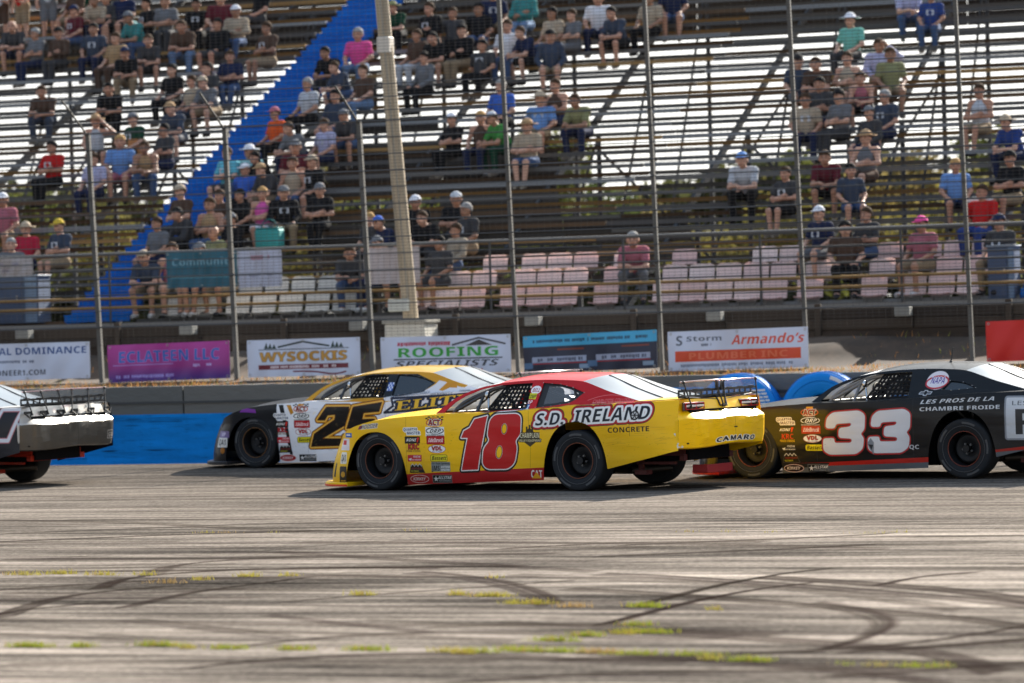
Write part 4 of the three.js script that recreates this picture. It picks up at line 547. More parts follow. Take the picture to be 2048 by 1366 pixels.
  for (const [label, l] of crowd) for (const [x, y] of l) P.push([x, y, 'ULXKULX'[Math.floor(rnd() * 7)], dark[Math.floor(rnd() * dark.length)], rnd() < 0.8 ? 'tee' : 'long_sleeve', (rnd() < 0.5 ? 'trousers ' : 'shorts ') + ['black', 'navy', 'jean', 'dgrey', 'khaki'][Math.floor(rnd() * 5)], ['short brown', 'short black', 'cap black', 'cap navy', 'long black', 'cap grey'][Math.floor(rnd() * 6)], label, true]);
  const taken = {};
  P.forEach(([px, py, pose, shirt, cutName, legsTxt, headTxt, label, pack], i) => {
    const b = bodies[pose], seatH = pose === 'D' ? 0 : 0.42, topAbove = { U: 1.31, X: 1.31, B: 1.31, K: 1.28, L: 1.21, D: 1.74 }[pose];
    let best = null; for (let k = 0; k < ROWS; k++) { const q = onP(px, py, rowP(k) - 0.05), e = Math.abs(q[1] - (footY(k) + topAbove)); if (!best || e < best.e) best = { e, k, x: q[0] }; }
    let { k, x } = best; for (let g = 0; g < 4; g++) { const hit = (taken[k] ?? []).find((t) => Math.abs(t - x) < 0.4); if (hit === undefined) break; x = hit + (x >= hit ? 0.42 : -0.42); } (taken[k] ??= []).push(x);
    const t = thing('person', label, 'person', [x, footY(k), -(rowP(k) - (pose === 'D' ? 0.3 : 0.04))], rr(-0.6, 0.45), pack ? label.replace('spectator ', 'spectators ') : 'spectators in the grandstand');
    const s = rr(0.95, 1.05); t.scale.set(s * rr(0.98, 1.12), s, s);
    const sk = skins[Math.floor(rnd() * 3.4)], [hk, hc] = headTxt.split(' '), [lk, lc] = legsTxt.split(' ');
    mesh('body', b.body, mat(...sk, 0.6, { vertexColors: true }), t);
    if (cutName !== 'tank' && pose !== 'L' && i % 4 === 1) { const c0 = pose === 'K' ? [0, 0.86, 0.075] : pose === 'D' ? [0, 1.28, 0.155] : [0, 0.86, 0.168]; mesh('shirt_print', grid(6, 3, (u, v) => [(u - 0.5) * 0.16, c0[1] + (v - 0.5) * 0.11, c0[2] + 0.006 - 0.5 * ((u - 0.5) * 0.16) ** 2]), mat(...(shirt === 'white' || shirt === 'pale' ? C.slate : C.pale), 0.9), t); }
    const vary = (c) => c.map((v) => v * 0.82);
    mesh('shirt', b[cutName], mat(...vary(C[shirt]), 0.9), t); mesh(lk, b[lk], mat(...vary(C[lc]), 0.9), t);
    mesh('shoes', b.shoes, rnd() < 0.5 ? mat(0.03, 0.03, 0.035, 0.8) : mat(0.5, 0.5, 0.5, 0.8), t);
    if (hk === 'cap' || hk === 'hat') { mesh('hair', b.short, mat(...hairs.brown, 0.9), t); mesh(hk, b[hk], mat(...C[hc], 0.85), t); } else if (hk !== 'bald') mesh('hair', hk === 'long' ? b.long : b.short, mat(...hairs[hc], 0.85), t);
  });
  // things lying on the seats
  const lay = (name, label, cat, px, py, build) => { let best; for (let k = 0; k < ROWS; k++) { const q = onP(px, py, rowP(k) - 0.05), e = Math.abs(q[1] - (footY(k) + 0.42)); if (!best || e < best.e) best = { e, k, x: q[0] }; } const t = thing(name, label, cat, [best.x, footY(best.k) + 0.42, -rowP(best.k)]); build(t); };
  lay('cooler_bag', 'teal cooler bag standing on the seats beside the pink top', 'bag', 542, 492, (t) => { mesh('bag_body', rbox(0.5, 0.34, 0.3, 0, 0.17, 0.1, 0.04), mat(0.03, 0.3, 0.29, 0.7), t); mesh('flap', rbox(0.46, 0.03, 0.3, 0, 0.355, 0.1, 0.012), mat(0.02, 0.22, 0.22, 0.7), t); mesh('strap', new THREE.TorusGeometry(0.16, 0.014, 6, 16, Math.PI).translate(0, 0.36, 0.1), mat(0.02, 0.12, 0.12, 0.8), t); });
  lay('tote_bag', 'bright teal bag on the seats at the upper left', 'bag', 258, 62, (t) => { mesh('bag_body', rbox(0.46, 0.22, 0.26, 0, 0.11, 0.08, 0.05), mat(0.02, 0.32, 0.36, 0.7), t); mesh('strap', new THREE.TorusGeometry(0.13, 0.013, 6, 16, Math.PI).translate(0, 0.2, 0.08), mat(0.02, 0.2, 0.24, 0.8), t); });
  lay('tote_bag', 'small pink bag on the seats left of the blue stair', 'bag', 414, 160, (t) => { mesh('bag_body', rbox(0.28, 0.13, 0.2, 0, 0.065, 0.08, 0.04), mat(0.7, 0.12, 0.4, 0.7), t); mesh('strap', new THREE.TorusGeometry(0.08, 0.01, 6, 16, Math.PI).translate(0, 0.12, 0.08), mat(0.4, 0.08, 0.24, 0.8), t); });
  lay('cooler_bag', 'orange cooler bag right of the light blue shirt', 'bag', 277, 328, (t) => { mesh('bag_body', rbox(0.32, 0.36, 0.26, 0, 0.18, 0.1, 0.04), mat(0.42, 0.17, 0.05, 0.7), t); mesh('flap', rbox(0.3, 0.03, 0.25, 0, 0.37, 0.1, 0.01), mat(0.32, 0.13, 0.04, 0.7), t); });
  lay('cooler_box', 'red, white and blue cooler box beside the spectator in light blue, right', 'cooler', 1958, 440, (t) => { mesh('lid', rbox(0.46, 0.09, 0.3, 0, 0.4, 0.06, 0.02), mat(0.6, 0.6, 0.6, 0.5), t); mesh('box_body', rbox(0.44, 0.24, 0.28, 0, 0.24, 0.06, 0.02), mat(0.4, 0.03, 0.035, 0.5), t); mesh('box_base', rbox(0.44, 0.12, 0.28, 0, 0.06, 0.06, 0.02), mat(0.05, 0.09, 0.4, 0.5), t); mesh('handle', bar([-0.1, 0.46, 0.06], [0.1, 0.46, 0.06], 0.015), mat(0.1, 0.1, 0.1, 0.5), t); });
}

// ---------------------------------------------------------------- race cars
// car axes: +x forward, +y up, -z the driver's (left) side; b = metres behind the front axle, so x = AX - b
const AX = 1.36, WB = 2.72;
const topEdge = table([[-1.0, 0.46], [-0.93, 0.515], [-0.82, 0.575], [-0.7, 0.615], [-0.58, 0.665], [-0.45, 0.71], [-0.32, 0.755], [-0.15, 0.80], [0, 0.825], [0.28, 0.852], [0.64, 0.874], [0.8, 0.884], [1.5, 0.895], [2.04, 0.922], [2.7, 0.967], [3.33, 0.99], [4.05, 1.015]]);
const roofEdge = table([[0.74, 0.885], [0.86, 0.99], [1.0, 1.085], [1.25, 1.175], [1.5, 1.222], [1.8, 1.248], [2.1, 1.257], [2.4, 1.25], [2.63, 1.232], [2.8, 1.185], [3.0, 1.122], [3.21, 1.068], [3.47, 1.003]]);
const halfW = (b) => (b < -0.42 ? 0.945 * Math.pow(Math.max(0, 1 - Math.pow((-0.42 - b) / 0.57, 2.7)), 1 / 2.1) : 0.945 + 0.015 * smooth(-0.42, 2.4, b) - 0.01 * smooth(3, 4.05, b));
const inset = (b, y) => { const q = clamp((y - 0.72) / 0.3, 0, 1), lo = clamp((0.4 - y) / 0.4, 0, 1); return 0.06 * q * q + 0.03 * lo * lo + 0.006 * Math.sin(b * 5.1 + y * 9) * 0.5; };
const archF = (b) => { const t = Math.abs((b + 0.045) / 0.437); return t < 1 ? 0.06 + 0.625 * Math.pow(1 - Math.pow(t, 2.3), 1 / 2.1) : 0; };
const archR = (b) => { const t = Math.abs((b - 2.705) / 0.43); return t < 1 ? 0.12 + 0.665 * Math.pow(1 - Math.pow(t, 2.4), 1 / 2.1) : 0; };
const bottom = (b) => Math.max(archF(b), archR(b), b < -0.4 ? 0.09 : b < 2.4 ? lerp(0.07, 0.13, clamp((b - 0.39) / 1.9, 0, 1)) : b < 3.135 ? 0.13 : lerp(0.255, 0.455, clamp((b - 3.135) / 0.9, 0, 1)));
const UVW = 5.4, UVH = 1.35, uvOf = (b, y) => [(b + 1.1) / UVW, y / UVH];
const greenZ = (y) => 0.835 - (y - 0.9) / 0.345 * 0.225;
const dentTex = noiseTex(256, (u, v) => fbm(u * 8, v * 8, 3));
const lumpTex = dentTex.clone(); lumpTex.repeat.set(3, 1);
const paint = (o) => new THREE.MeshPhysicalMaterial({ roughness: 0.45, specularIntensity: 0.3, clearcoat: 0.28, clearcoatRoughness: 0.12, bumpMap: dentTex, bumpScale: 0.02, ...o });
const M = {
  tyre: mat(0.016, 0.018, 0.021, 0.7, { specularIntensity: 0.4 }), nut: mat(0.08, 0.08, 0.08, 0.4), clear: mat(0.6, 0.62, 0.64, 0.06, { transmission: 0.85, thickness: 0 }), black: mat(0.012, 0.012, 0.013, 0.6), satin: mat(0.012, 0.013, 0.015, 0.5, { specularIntensity: 0.5 }), dark: mat(0.006, 0.006, 0.007, 0.9), tube: mat(0.02, 0.021, 0.024, 0.35, { clearcoat: 0.6 }), dusty: mat(0.95, 0.94, 0.9, 0.5, { transmission: 0.5, thickness: 0 }), chrome: mat(0.6, 0.6, 0.6, 0.2, { metalness: 1 }),
  lexan: mat(0.9, 0.92, 0.94, 0.06, { transmission: 0.92, thickness: 0 }), haze: new THREE.MeshPhysicalMaterial({ color: new THREE.Color(0.15, 0.185, 0.22), roughness: 0.3, clearcoat: 0.6, clearcoatRoughness: 0.12, transmission: 0.2, thickness: 0 }), smoked: mat(0.02, 0.027, 0.036, 0.12, { clearcoat: 0.8, transmission: 0.25, thickness: 0 }), redSteel: mat(0.3, 0.012, 0.014, 0.6), gold: mat(0.2, 0.09, 0.025, 0.5), seat: mat(0.03, 0.03, 0.035, 0.7), net: mat(0.013, 0.013, 0.014, 0.85), tinted: mat(0.72, 0.5, 0.52, 0.08, { transmission: 0.8, thickness: 0 }),
};
const tyreGeo = (() => { const p = [[0.2, -0.115], [0.215, -0.128], [0.25, -0.14], [0.3, -0.146], [0.325, -0.14], [0.339, -0.128], [0.344, -0.1], [0.346, 0], [0.344, 0.1], [0.339, 0.128], [0.325, 0.14], [0.3, 0.146], [0.25, 0.14], [0.215, 0.128], [0.2, 0.115]]; return new THREE.LatheGeometry(p.map(([r, y]) => new THREE.Vector2(r, y)), 48).rotateX(-Math.PI / 2); })();
const sideRing = new THREE.TorusGeometry(0.262, 0.0035, 5, 48).translate(0, 0, -0.143);
const sideMarks = (() => { const l = []; for (let i = 0; i < 5; i++) { const a = 0.6 + i * 1.257; l.push(new THREE.RingGeometry(0.285, 0.308, 8, 1, a, 0.55).rotateY(Math.PI).translate(0, 0, -0.1478)); } return merge(l); })();
const rimGeo = (() => { const p = [[0.0, -0.02], [0.05, -0.02], [0.09, 0.0], [0.14, 0.02], [0.165, 0.005], [0.178, -0.05], [0.19, -0.118], [0.206, -0.128], [0.208, -0.118], [0.196, -0.05], [0.19, 0.05], [0.2, 0.118]]; return new THREE.LatheGeometry(p.map(([r, y]) => new THREE.Vector2(r, y)), 40).rotateX(-Math.PI / 2).scale(1, 1, 1); })();
const ringGeo = new THREE.TorusGeometry(0.2, 0.004, 6, 48).translate(0, 0, -0.128);
const holes = (() => { const l = []; for (let i = 0; i < 8; i++) { const a = i / 8 * 6.283; l.push(new THREE.CylinderGeometry(0.02, 0.02, 0.01, 10).rotateX(Math.PI / 2).translate(0.122 * Math.cos(a), 0.122 * Math.sin(a), 0.004)); } return merge(l); })();
const nuts = (() => { const l = []; for (let i = 0; i < 5; i++) { const a = i / 5 * 6.283 + 0.3; l.push(new THREE.CylinderGeometry(0.013, 0.013, 0.03, 6).rotateX(Math.PI / 2).translate(0.058 * Math.cos(a), 0.058 * Math.sin(a), -0.03)); } return merge(l); })();

function carGeometry() {
  const bs = []; for (let i = 0; i <= 22; i++) bs.push(-0.42 - 0.57 * Math.sin(i / 22 * Math.PI / 2)); bs.reverse();
  const fr = bs.slice(); // front fascia stations, nose to arch
  while (fr[fr.length - 1] > -0.482) fr.pop(); fr.push(-0.4815);
  const side = []; const seg = (a, b, n) => { for (let i = 0; i < n; i++) side.push(lerp(a, b, i / n)); };
  seg(-0.4815, -0.46, 4); seg(-0.46, -0.3, 8); seg(-0.3, 0.25, 14); seg(0.25, 0.37, 7); seg(0.37, 0.393, 5); seg(0.393, 2.274, 30); seg(2.274, 2.3, 5); seg(2.3, 2.45, 8); seg(2.45, 2.95, 14); seg(2.95, 3.1, 8); seg(3.1, 3.136, 5); seg(3.136, 4.05, 14); side.push(4.05);
  const nose = (b, y) => { const n = smooth(-0.3, -0.75, b); return n * 0.13 * Math.pow(clamp((y - 0.1) / 0.5, 0, 1), 1.6); };
  const shell = (list, s, nv) => grid(list.length - 1, nv, (u, v, i) => {
    const b = list[i], y0 = bottom(b), y1 = topEdge(b), y = lerp(y0, y1, v), w = halfW(b), n = nose(b, y);
    const db = 0.002, dx = (halfW(b + db) - halfW(b - db)) / (2 * db), L = Math.hypot(1, dx);       // plan normal
    const z = w - inset(b, y) - n / L * (b < -0.95 ? w / 0.3 : 1), bb = b + n * Math.min(1, dx / L || 0);
    return [AX - bb, y, s * Math.max(z, 0), ...uvOf(b, y)];
  });
  const hood = grid(24, 20, (u, v) => { const b = lerp(-0.985, 0.8, v), s = (u - 0.5) * 2, w = halfW(b), y1 = topEdge(b), n = nose(b, y1), dx = (halfW(b + 0.002) - halfW(b - 0.002)) / 0.004, L = Math.hypot(1, dx), z = Math.max(0, w - inset(b, y1) - n / L * (b < -0.95 ? w / 0.3 : 1)); return [AX - (b + n * Math.min(1, dx / L || 0) - 0.1 * (1 - s * s) * smooth(0.4, 0.8, b)), y1 + 0.055 * (1 - s * s) * smooth(-1, 0, b) + 0.018 * smooth(0.2, 0.5, 1 - Math.abs(s)) * smooth(-0.6, 0.2, b), s * z, ...uvOf(b, 1.3)]; });
  const ledge = (s) => grid(30, 2, (u, v) => { const b = lerp(0.79, 4.05, u), y1 = topEdge(b), zo = halfW(b) - inset(b, y1), zi = b < 3.5 ? greenZ(y1) - 0.015 : 0.6; return [AX - b, y1 + 0.012 * v, s * lerp(zo, zi, v), ...uvOf(b, y1 - 0.02)]; });
  const deck = grid(20, 8, (u, v) => { const s = (u - 0.5) * 2, b = lerp(3.42, 4.04, v), y1 = topEdge(b); return [AX - b, y1 + 0.012 + 0.02 * (1 - s * s), s * 0.82, ...uvOf(b, y1 - 0.03)]; });
  const cr = (b) => 0.068 * smooth(1.0, 1.8, b) * (1 - smooth(2.5, 3.5, b) * 0.75);
  const rz = (b) => greenZ(roofEdge(b));
  const sweep = (b0, b1, bc0, bc1, n) => grid(18, n, (u, v) => { const s = (u - 0.5) * 2, q = 1 - s * s, b = lerp(b0, b1, v), e = roofEdge(b); return [AX - lerp(b, lerp(bc0, bc1, v), q), e + cr(b) * (1 - Math.pow(Math.abs(s), 2.3)), s * rz(b), ...uvOf(b, e - 0.005)]; });
  const outline = []; for (let b = 0.74; b <= 3.47; b += 0.035) outline.push([b, roofEdge(b)]); for (let b = 3.47; b >= 0.74; b -= 0.1) outline.push([b, topEdge(b) + 0.006]);
  const sailWith = (hl) => (s) => { const sh = new THREE.Shape(outline.map(([b, y]) => new THREE.Vector2(b, y))); for (const h of hl) sh.holes.push(new THREE.Path(h.map(([b, y]) => new THREE.Vector2(b, y)))); const g = new THREE.ExtrudeGeometry(sh, { depth: 0.016, bevelEnabled: false, curveSegments: 4 }); const P = g.attributes.position, uv = []; for (let i = 0; i < P.count; i++) { const b = P.getX(i), y = P.getY(i), d = P.getZ(i); uv.push(...uvOf(b, y)); P.setXYZ(i, AX - b, y, s * (greenZ(y) - 0.016 + d)); } g.setAttribute('uv', new THREE.Float32BufferAttribute(uv, 2)); g.computeVertexNormals(); return g; };
  const winF = [[0.86, 0.9], [0.97, 1.015], [1.09, 1.085], [1.28, 1.157], [1.5, 1.2], [1.75, 1.216], [1.955, 1.222], [1.975, 0.935], [1.4, 0.905]];
  const winQ = [[2.1, 1.222], [2.34, 1.204], [2.52, 1.165], [2.69, 1.106], [2.6, 1.03], [2.53, 0.992], [2.3, 0.96], [2.095, 0.943]];
  const winS = [[2.46, 1.12], [2.63, 1.1], [2.75, 1.06], [2.8, 1.035], [2.5, 1.01], [2.38, 1.02]];
  const glass = (pts, s) => { const sh = new THREE.Shape(pts.map(([b, y]) => new THREE.Vector2(b, y))); const g = new THREE.ShapeGeometry(sh), P = g.attributes.position; for (let i = 0; i < P.count; i++) { const b = P.getX(i), y = P.getY(i); P.setXYZ(i, AX - b, y, s * (greenZ(y) - 0.024)); } g.computeVertexNormals(); return g; };
  const frame = (pts, s) => { const cb = pts.reduce((a, p) => a + p[0], 0) / pts.length, cy = pts.reduce((a, p) => a + p[1], 0) / pts.length, l = [], k = 0.74, n = pts.length; for (let i = 0; i < n; i++) { const A = pts[i], B = pts[(i + 1) % n], P = (b, y, d) => [AX - b, y, s * (greenZ(y) - d)]; const q = (p) => [lerp(cb, p[0], k), lerp(cy, p[1], k)], a = q(A), b = q(B); l.push(grid(1, 1, (u, v) => { const o = [lerp(A[0], B[0], u), lerp(A[1], B[1], u)], w = [lerp(a[0], b[0], u), lerp(a[1], b[1], u)]; return P(lerp(o[0], w[0], v), lerp(o[1], w[1], v), 0.02); }), grid(1, 1, (u, v) => { const o = [lerp(A[0], B[0], u), lerp(A[1], B[1], u)], w = [lerp(a[0], b[0], u), lerp(a[1], b[1], u)]; return P(lerp(o[0], w[0], v), lerp(o[1], w[1], v), 0.028); })); } l.push(bar([AX - 2.5, 1.2, s * (greenZ(1.2) - 0.03)], [AX - 2.62, 1.0, s * (greenZ(1.0) - 0.03)], 0.018, 5)); return merge(l); };
  const rivets = (pts, s) => { const l = []; for (let i = 0; i < pts.length; i++) { const a = pts[i], c = pts[(i + 1) % pts.length], n = Math.max(1, Math.round(Math.hypot(c[0] - a[0], c[1] - a[1]) / 0.12)); for (let k = 0; k < n; k++) { const b = lerp(a[0], c[0], k / n), y = lerp(a[1], c[1], k / n); l.push(new THREE.SphereGeometry(0.006, 5, 4).translate(AX - b, y, s * (greenZ(y) + 0.001))); } } return merge(l); };
  // rear end as a folded sheet
  const rp = [[4.03, 1.018, 0.885], [4.04, 0.985, 0.885], [4.065, 0.885, 0.885], [4.075, 0.875, 0.89], [4.165, 0.805, 0.955], [4.172, 0.79, 0.958], [4.165, 0.6, 0.952], [4.14, 0.5, 0.94], [4.1, 0.485, 0.93]];
  const rear = toCreasedNormals(grid(40, rp.length - 1, (u, v, i, j) => { const s = (u - 0.5) * 2, a = Math.abs(s), [b, y, w] = rp[j], c = smooth(0.80, 1, a), wob = 0.006 * Math.sin(s * 7 + j * 2) + 0.006 * Math.sin(s * 17 + j); return [AX - (b - c * (j < 4 ? 0.05 : 0.11) + wob * (j > 3 ? 1 : 0.3) + 0.03 * (1 - s * s)), y + 0.008 * Math.sin(s * 5 + 1) * (j > 5 ? 1 : 0) - (j > 5 ? 0.02 * smooth(0.2, 1, -s) : 0), s * w, 0.5 + s * w / 2, (y - 0.45) / 0.6]; }), 0.35);
  const corner = (s) => grid(4, rp.length - 1, (u, v, i, j) => { const [b, y, w] = rp[j], c = (j < 4 ? 0.05 : 0.11); return [AX - lerp(4.02, b - c, u), y, s * lerp(Math.max(halfW(4.05) - inset(4.05, y), w - 0.004), w, u), ...uvOf(4.0, y)]; });
  return { fr, side, shell, hood, ledge, deck, windshield: sweep(0.77, 1.5, 0.7, 1.46, 10), roof: sweep(1.49, 2.63, 1.45, 2.72, 14), rearGlass: sweep(2.63, 3.47, 2.72, 3.47, 10), sailWith, winF, winQ, winS, glass, frame, rivets, rear, corner, rz, cr };
}
const CG = carGeometry();
const shared = {
  facia: [CG.shell(CG.fr, -1, 12), CG.shell(CG.fr, 1, 12)], sides: [CG.shell(CG.side, -1, 16), CG.shell(CG.side, 1, 16)], ledges: [CG.ledge(-1), CG.ledge(1)], corners: [CG.corner(-1), CG.corner(1)],
  tub: merge([box(2.1, 0.3, 1.1, AX - 1.35, 0.29, 0), box(1.5, 0.2, 0.9, AX - 3.15, 0.43, 0), box(2.6, 0.03, 1.62, AX - 2.1, 0.82, 0), box(1.86, 0.46, 1.5, AX - 1.35, 0.4, 0), box(0.9, 0.3, 1.1, AX + 0.25, 0.42, 0), box(0.5, 0.16, 1.2, AX + 0.62, 0.3, 0), box(1.1, 0.36, 1.5, AX - 3.55, 0.72, 0), box(0.03, 0.42, 1.5, AX - 1.0, 0.63, 0)]),
  splitter: (() => { const sh = new THREE.Shape(); for (let i = 0; i <= 40; i++) { const t = i / 40 * 2 - 1, b = -0.42 - 0.65 * Math.cos(t * Math.PI / 2), z = Math.sign(t) * 1.0 * Math.pow(Math.max(0, 1 - Math.pow((-0.42 - b) / 0.65, 2.7)), 1 / 2.1); i ? sh.lineTo(AX - b, z) : sh.moveTo(AX - b, z); } const g = new THREE.ExtrudeGeometry(sh, { depth: 0.035, bevelEnabled: true, bevelSize: 0.006, bevelThickness: 0.006, bevelSegments: 1 }); return g.rotateX(Math.PI / 2).translate(0, 0.092, 0); })(),
};
function wheel(parent, x, z, turn = 0, ring = M.gold, steer = 0) {
  const w = new THREE.Group(); w.name = 'wheel'; w.position.set(x, 0.346, z); w.rotation.set(0, (z > 0 ? Math.PI : 0) + steer, 0); parent.add(w);
  mesh('tyre', tyreGeo, M.tyre, w); const r = mesh('rim', rimGeo, M.satin, w); mesh('rim_ring', ringGeo, ring, w); mesh('vent_holes', holes, M.dark, w).userData.kind = 'stuff'; mesh('wheel_nuts', nuts, M.nut, w).userData.kind = 'stuff'; mesh('hub', new THREE.CylinderGeometry(0.034, 0.04, 0.07, 16).rotateX(Math.PI / 2).translate(0, 0, -0.05), M.satin, w);
  mesh('sidewall_ring', sideRing, mat(0.06, 0.062, 0.065, 0.6), w); mesh('sidewall_lettering', sideMarks, mat(0.055, 0.058, 0.062, 0.6), w).userData.kind = 'stuff';
  w.children.forEach((c) => { if (['rim_ring', 'sidewall_lettering', 'vent_holes', 'wheel_nuts'].includes(c.name)) c.rotation.z = turn; });
  return w;
}
function raceCar(label, o) { // o: paint materials and options
  const t = thing('race_car', label, 'race car');
  const s0 = mesh('side_panel', shared.sides[0], o.side, t), s1 = mesh('side_panel', shared.sides[1], o.plain, t);
  mesh('front_bumper', mergeGeometries([shared.facia[0], shared.facia[1]]), o.side, t); mesh('splitter', shared.splitter, o.splitter ?? o.side, t);
  mesh('hood', CG.hood, o.hood, t);
  for (const g of shared.ledges) mesh('quarter_top', g, o.side, t);
  mesh('deck_lid', CG.deck, o.deck ?? o.plain, t); mesh('roof', CG.roof, o.roof, t);
  const holesList = o.quarter === 'small' ? [CG.winF, CG.winS] : [CG.winF, CG.winQ], sail = CG.sailWith(holesList);
  mesh('roof_side', sail(-1), o.side, t); mesh('roof_side', sail(1), o.sail2 ?? o.plain, t);
  const q = o.quarter === 'small' ? CG.winS : CG.winQ;
  for (const s of [-1, 1]) { const w = mesh('quarter_window', CG.glass(q, s), o.quarterMat ?? M.smoked, t); if (o.quarterFrame) mesh('window_frame', CG.frame(q, s), M.black, w); if (s < 0) mesh('rivets', CG.rivets(q, s), M.chrome, w).userData.kind = 'stuff'; }
  const ws = mesh('windshield', CG.windshield, M.dusty, t);
  mesh('windshield_strip', merge([-0.35, 0.05, 0.42].map((s) => tube([0.03, 0.35, 0.65, 0.97].map((v) => { const b = lerp(0.77, 1.5, v), bc = lerp(0.7, 1.46, v), qv = 1 - s * s; return [AX - lerp(b, bc, qv) - 0.012, roofEdge(b) + CG.cr(b) * (1 - Math.pow(Math.abs(s), 2.3)) - 0.004, s * CG.rz(b)]; }), 0.012, 5, 10))), M.black, ws);
  const rg = mesh('rear_window', CG.rearGlass, o.rearGlass ?? M.haze, t);
  mesh('rear_window_strip', merge([-0.33, 0.33].map((s) => tube([0.02, 0.3, 0.6, 0.98].map((v) => { const b = lerp(2.63, 3.47, v), bc = lerp(2.72, 3.47, v), qv = 1 - s * s; return [AX - lerp(b, bc, qv), roofEdge(b) + CG.cr(b) * (1 - Math.pow(Math.abs(s), 2.3)) + 0.003, s * CG.rz(b)]; }), 0.008, 5, 10))), o.stripMat ?? M.black, rg);
  // window net, cage, seat, wheel, mirror
  { const l = [], P = (b, y) => [AX - b, y, -(greenZ(y) - 0.03)], strap = (b0, y0, b1, y1, w) => { const A = V(P(b0, y0)), B = V(P(b1, y1)), L = A.distanceTo(B), g = new THREE.BoxGeometry(L, w, 0.004), d = B.clone().sub(A).normalize(), up = new THREE.Vector3(0, 1, 0.62).normalize(), n = d.clone().cross(up).normalize(), u2 = n.clone().cross(d); g.applyMatrix4(new THREE.Matrix4().makeBasis(d, u2, n)); g.translate((A.x + B.x) / 2, (A.y + B.y) / 2, (A.z + B.z) / 2); l.push(g); };
    const N = 8, R = 6; for (let i = 0; i <= N; i++) { const u = i / N; strap(lerp(1.44, 1.95, u), 0.93, lerp(1.6, 1.945, u), 1.2, 0.028); } for (let j = 0; j <= R; j++) { const v = j / R; strap(lerp(1.44, 1.6, v), lerp(0.93, 1.2, v), lerp(1.95, 1.945, v), lerp(0.935, 1.2, v), 0.024); }
    mesh('window_net', merge(l), M.net, t); }
  { const l = [], zA = (y) => greenZ(y) - 0.06; for (const s of [-1, 1]) { l.push(tube([[AX - 0.85, 0.5, s * 0.78], [AX - 0.98, 0.93, s * zA(0.93)], [AX - 1.3, 1.12, s * zA(1.12)], [AX - 1.6, 1.19, s * zA(1.19)], [AX - 2.02, 1.2, s * zA(1.2)], [AX - 2.06, 0.5, s * 0.78]], 0.024, 7, 30), bar([AX - 2.04, 1.18, s * 0.6], [AX - 3.2, 0.75, s * 0.5], 0.022, 7), bar([AX - 1.0, 0.93, s * 0.76], [AX - 1.42, 1.16, s * zA(1.16)], 0.022, 7), bar([AX - 1.25, 0.84, s * 0.79], [AX - 1.3, 1.13, s * zA(1.13)], 0.018, 7), bar([AX - 0.9, 0.78, s * 0.8], [AX - 2.05, 0.78, s * 0.8], 0.022, 7)); }
    l.push(bar([AX - 2.03, 1.19, -0.6], [AX - 2.03, 1.19, 0.6], 0.024, 7), bar([AX - 1.6, 1.2, -0.6], [AX - 1.6, 1.2, 0.6], 0.022, 7), bar([AX - 2.05, 1.17, -0.6], [AX - 2.05, 0.55, 0.75], 0.022, 7), bar([AX - 0.98, 0.9, -0.76], [AX - 0.98, 0.9, 0.76], 0.022, 7), bar([AX - 2.05, 0.8, -0.76], [AX - 2.05, 0.8, 0.76], 0.022, 7));
    mesh('roll_cage', merge(l), o.cage ?? M.tube, t); }
  mesh('seat', merge([rbox(0.14, 0.62, 0.46, AX - 2.02, 0.85, -0.36, 0.05), rbox(0.12, 0.2, 0.3, AX - 1.96, 1.06, -0.36, 0.04), rbox(0.2, 0.12, 0.06, AX - 1.9, 1.05, -0.56, 0.02), rbox(0.2, 0.12, 0.06, AX - 1.9, 1.05, -0.17, 0.02)]), M.seat, t);
  mesh('steering_wheel', new THREE.TorusGeometry(0.17, 0.016, 8, 24).rotateY(Math.PI / 2).rotateZ(-0.35).translate(AX - 1.42, 0.93, -0.36), M.black, t);
  mesh('mirror', merge([new THREE.SphereGeometry(0.05, 12, 8).scale(0.5, 1, 1).translate(AX - 1.37, 1.09, -(greenZ(1.09) - 0.03)), bar([AX - 1.38, 1.05, -(greenZ(1.05) - 0.05)], [AX - 1.44, 0.88, -(greenZ(0.9) - 0.06)], 0.012)]), M.chrome, t);
  mesh('chassis', shared.tub, M.dark, t);
  // rear end
  mesh('rear_bumper', CG.rear, o.rear, t); for (const g of shared.corners) mesh('bumper_corner', g, o.rearCorner ?? o.plain, t);
  const u = mesh('fuel_cell', rbox(0.5, 0.22, 0.7, AX - 3.6, 0.5, 0.05, 0.02), o.frame ?? mat(0.05, 0.006, 0.006, 0.7), t); mesh('fuel_cell_strap', merge([box(0.02, 0.23, 0.74, AX - 3.5, 0.5, 0.05), box(0.02, 0.23, 0.74, AX - 3.75, 0.5, 0.05)]), M.dark, u);
  mesh('rear_axle', merge([bar([AX - WB, 0.346, -0.78], [AX - WB, 0.346, 0.78], 0.045, 10), new THREE.SphereGeometry(0.15, 14, 10).translate(AX - WB, 0.34, 0)]), M.black, t);
  mesh('frame_rail', merge([box(1.5, 0.08, 0.06, AX - 3.1, 0.42, -0.45), box(1.5, 0.08, 0.06, AX - 3.1, 0.42, 0.5), box(0.06, 0.07, 1.1, AX - 3.84, 0.36, 0.03), box(0.05, 0.24, 0.05, AX - 3.3, 0.34, -0.5), box(0.16, 0.05, 0.12, AX - 3.36, 0.2, -0.56), box(0.5, 0.03, 0.05, AX - 3.5, 0.3, -0.5)]), o.frame ?? mat(0.07, 0.008, 0.008, 0.6), t);
  mesh('exhaust', merge([bar([AX - 1.2, 0.17, 0.3], [AX - 2.6, 0.17, 0.45], 0.045, 10), bar([AX - 2.6, 0.17, 0.45], [AX - 3.0, 0.19, 0.7], 0.045, 10)]), mat(0.1, 0.09, 0.08, 0.5, { metalness: 0.8 }), t);
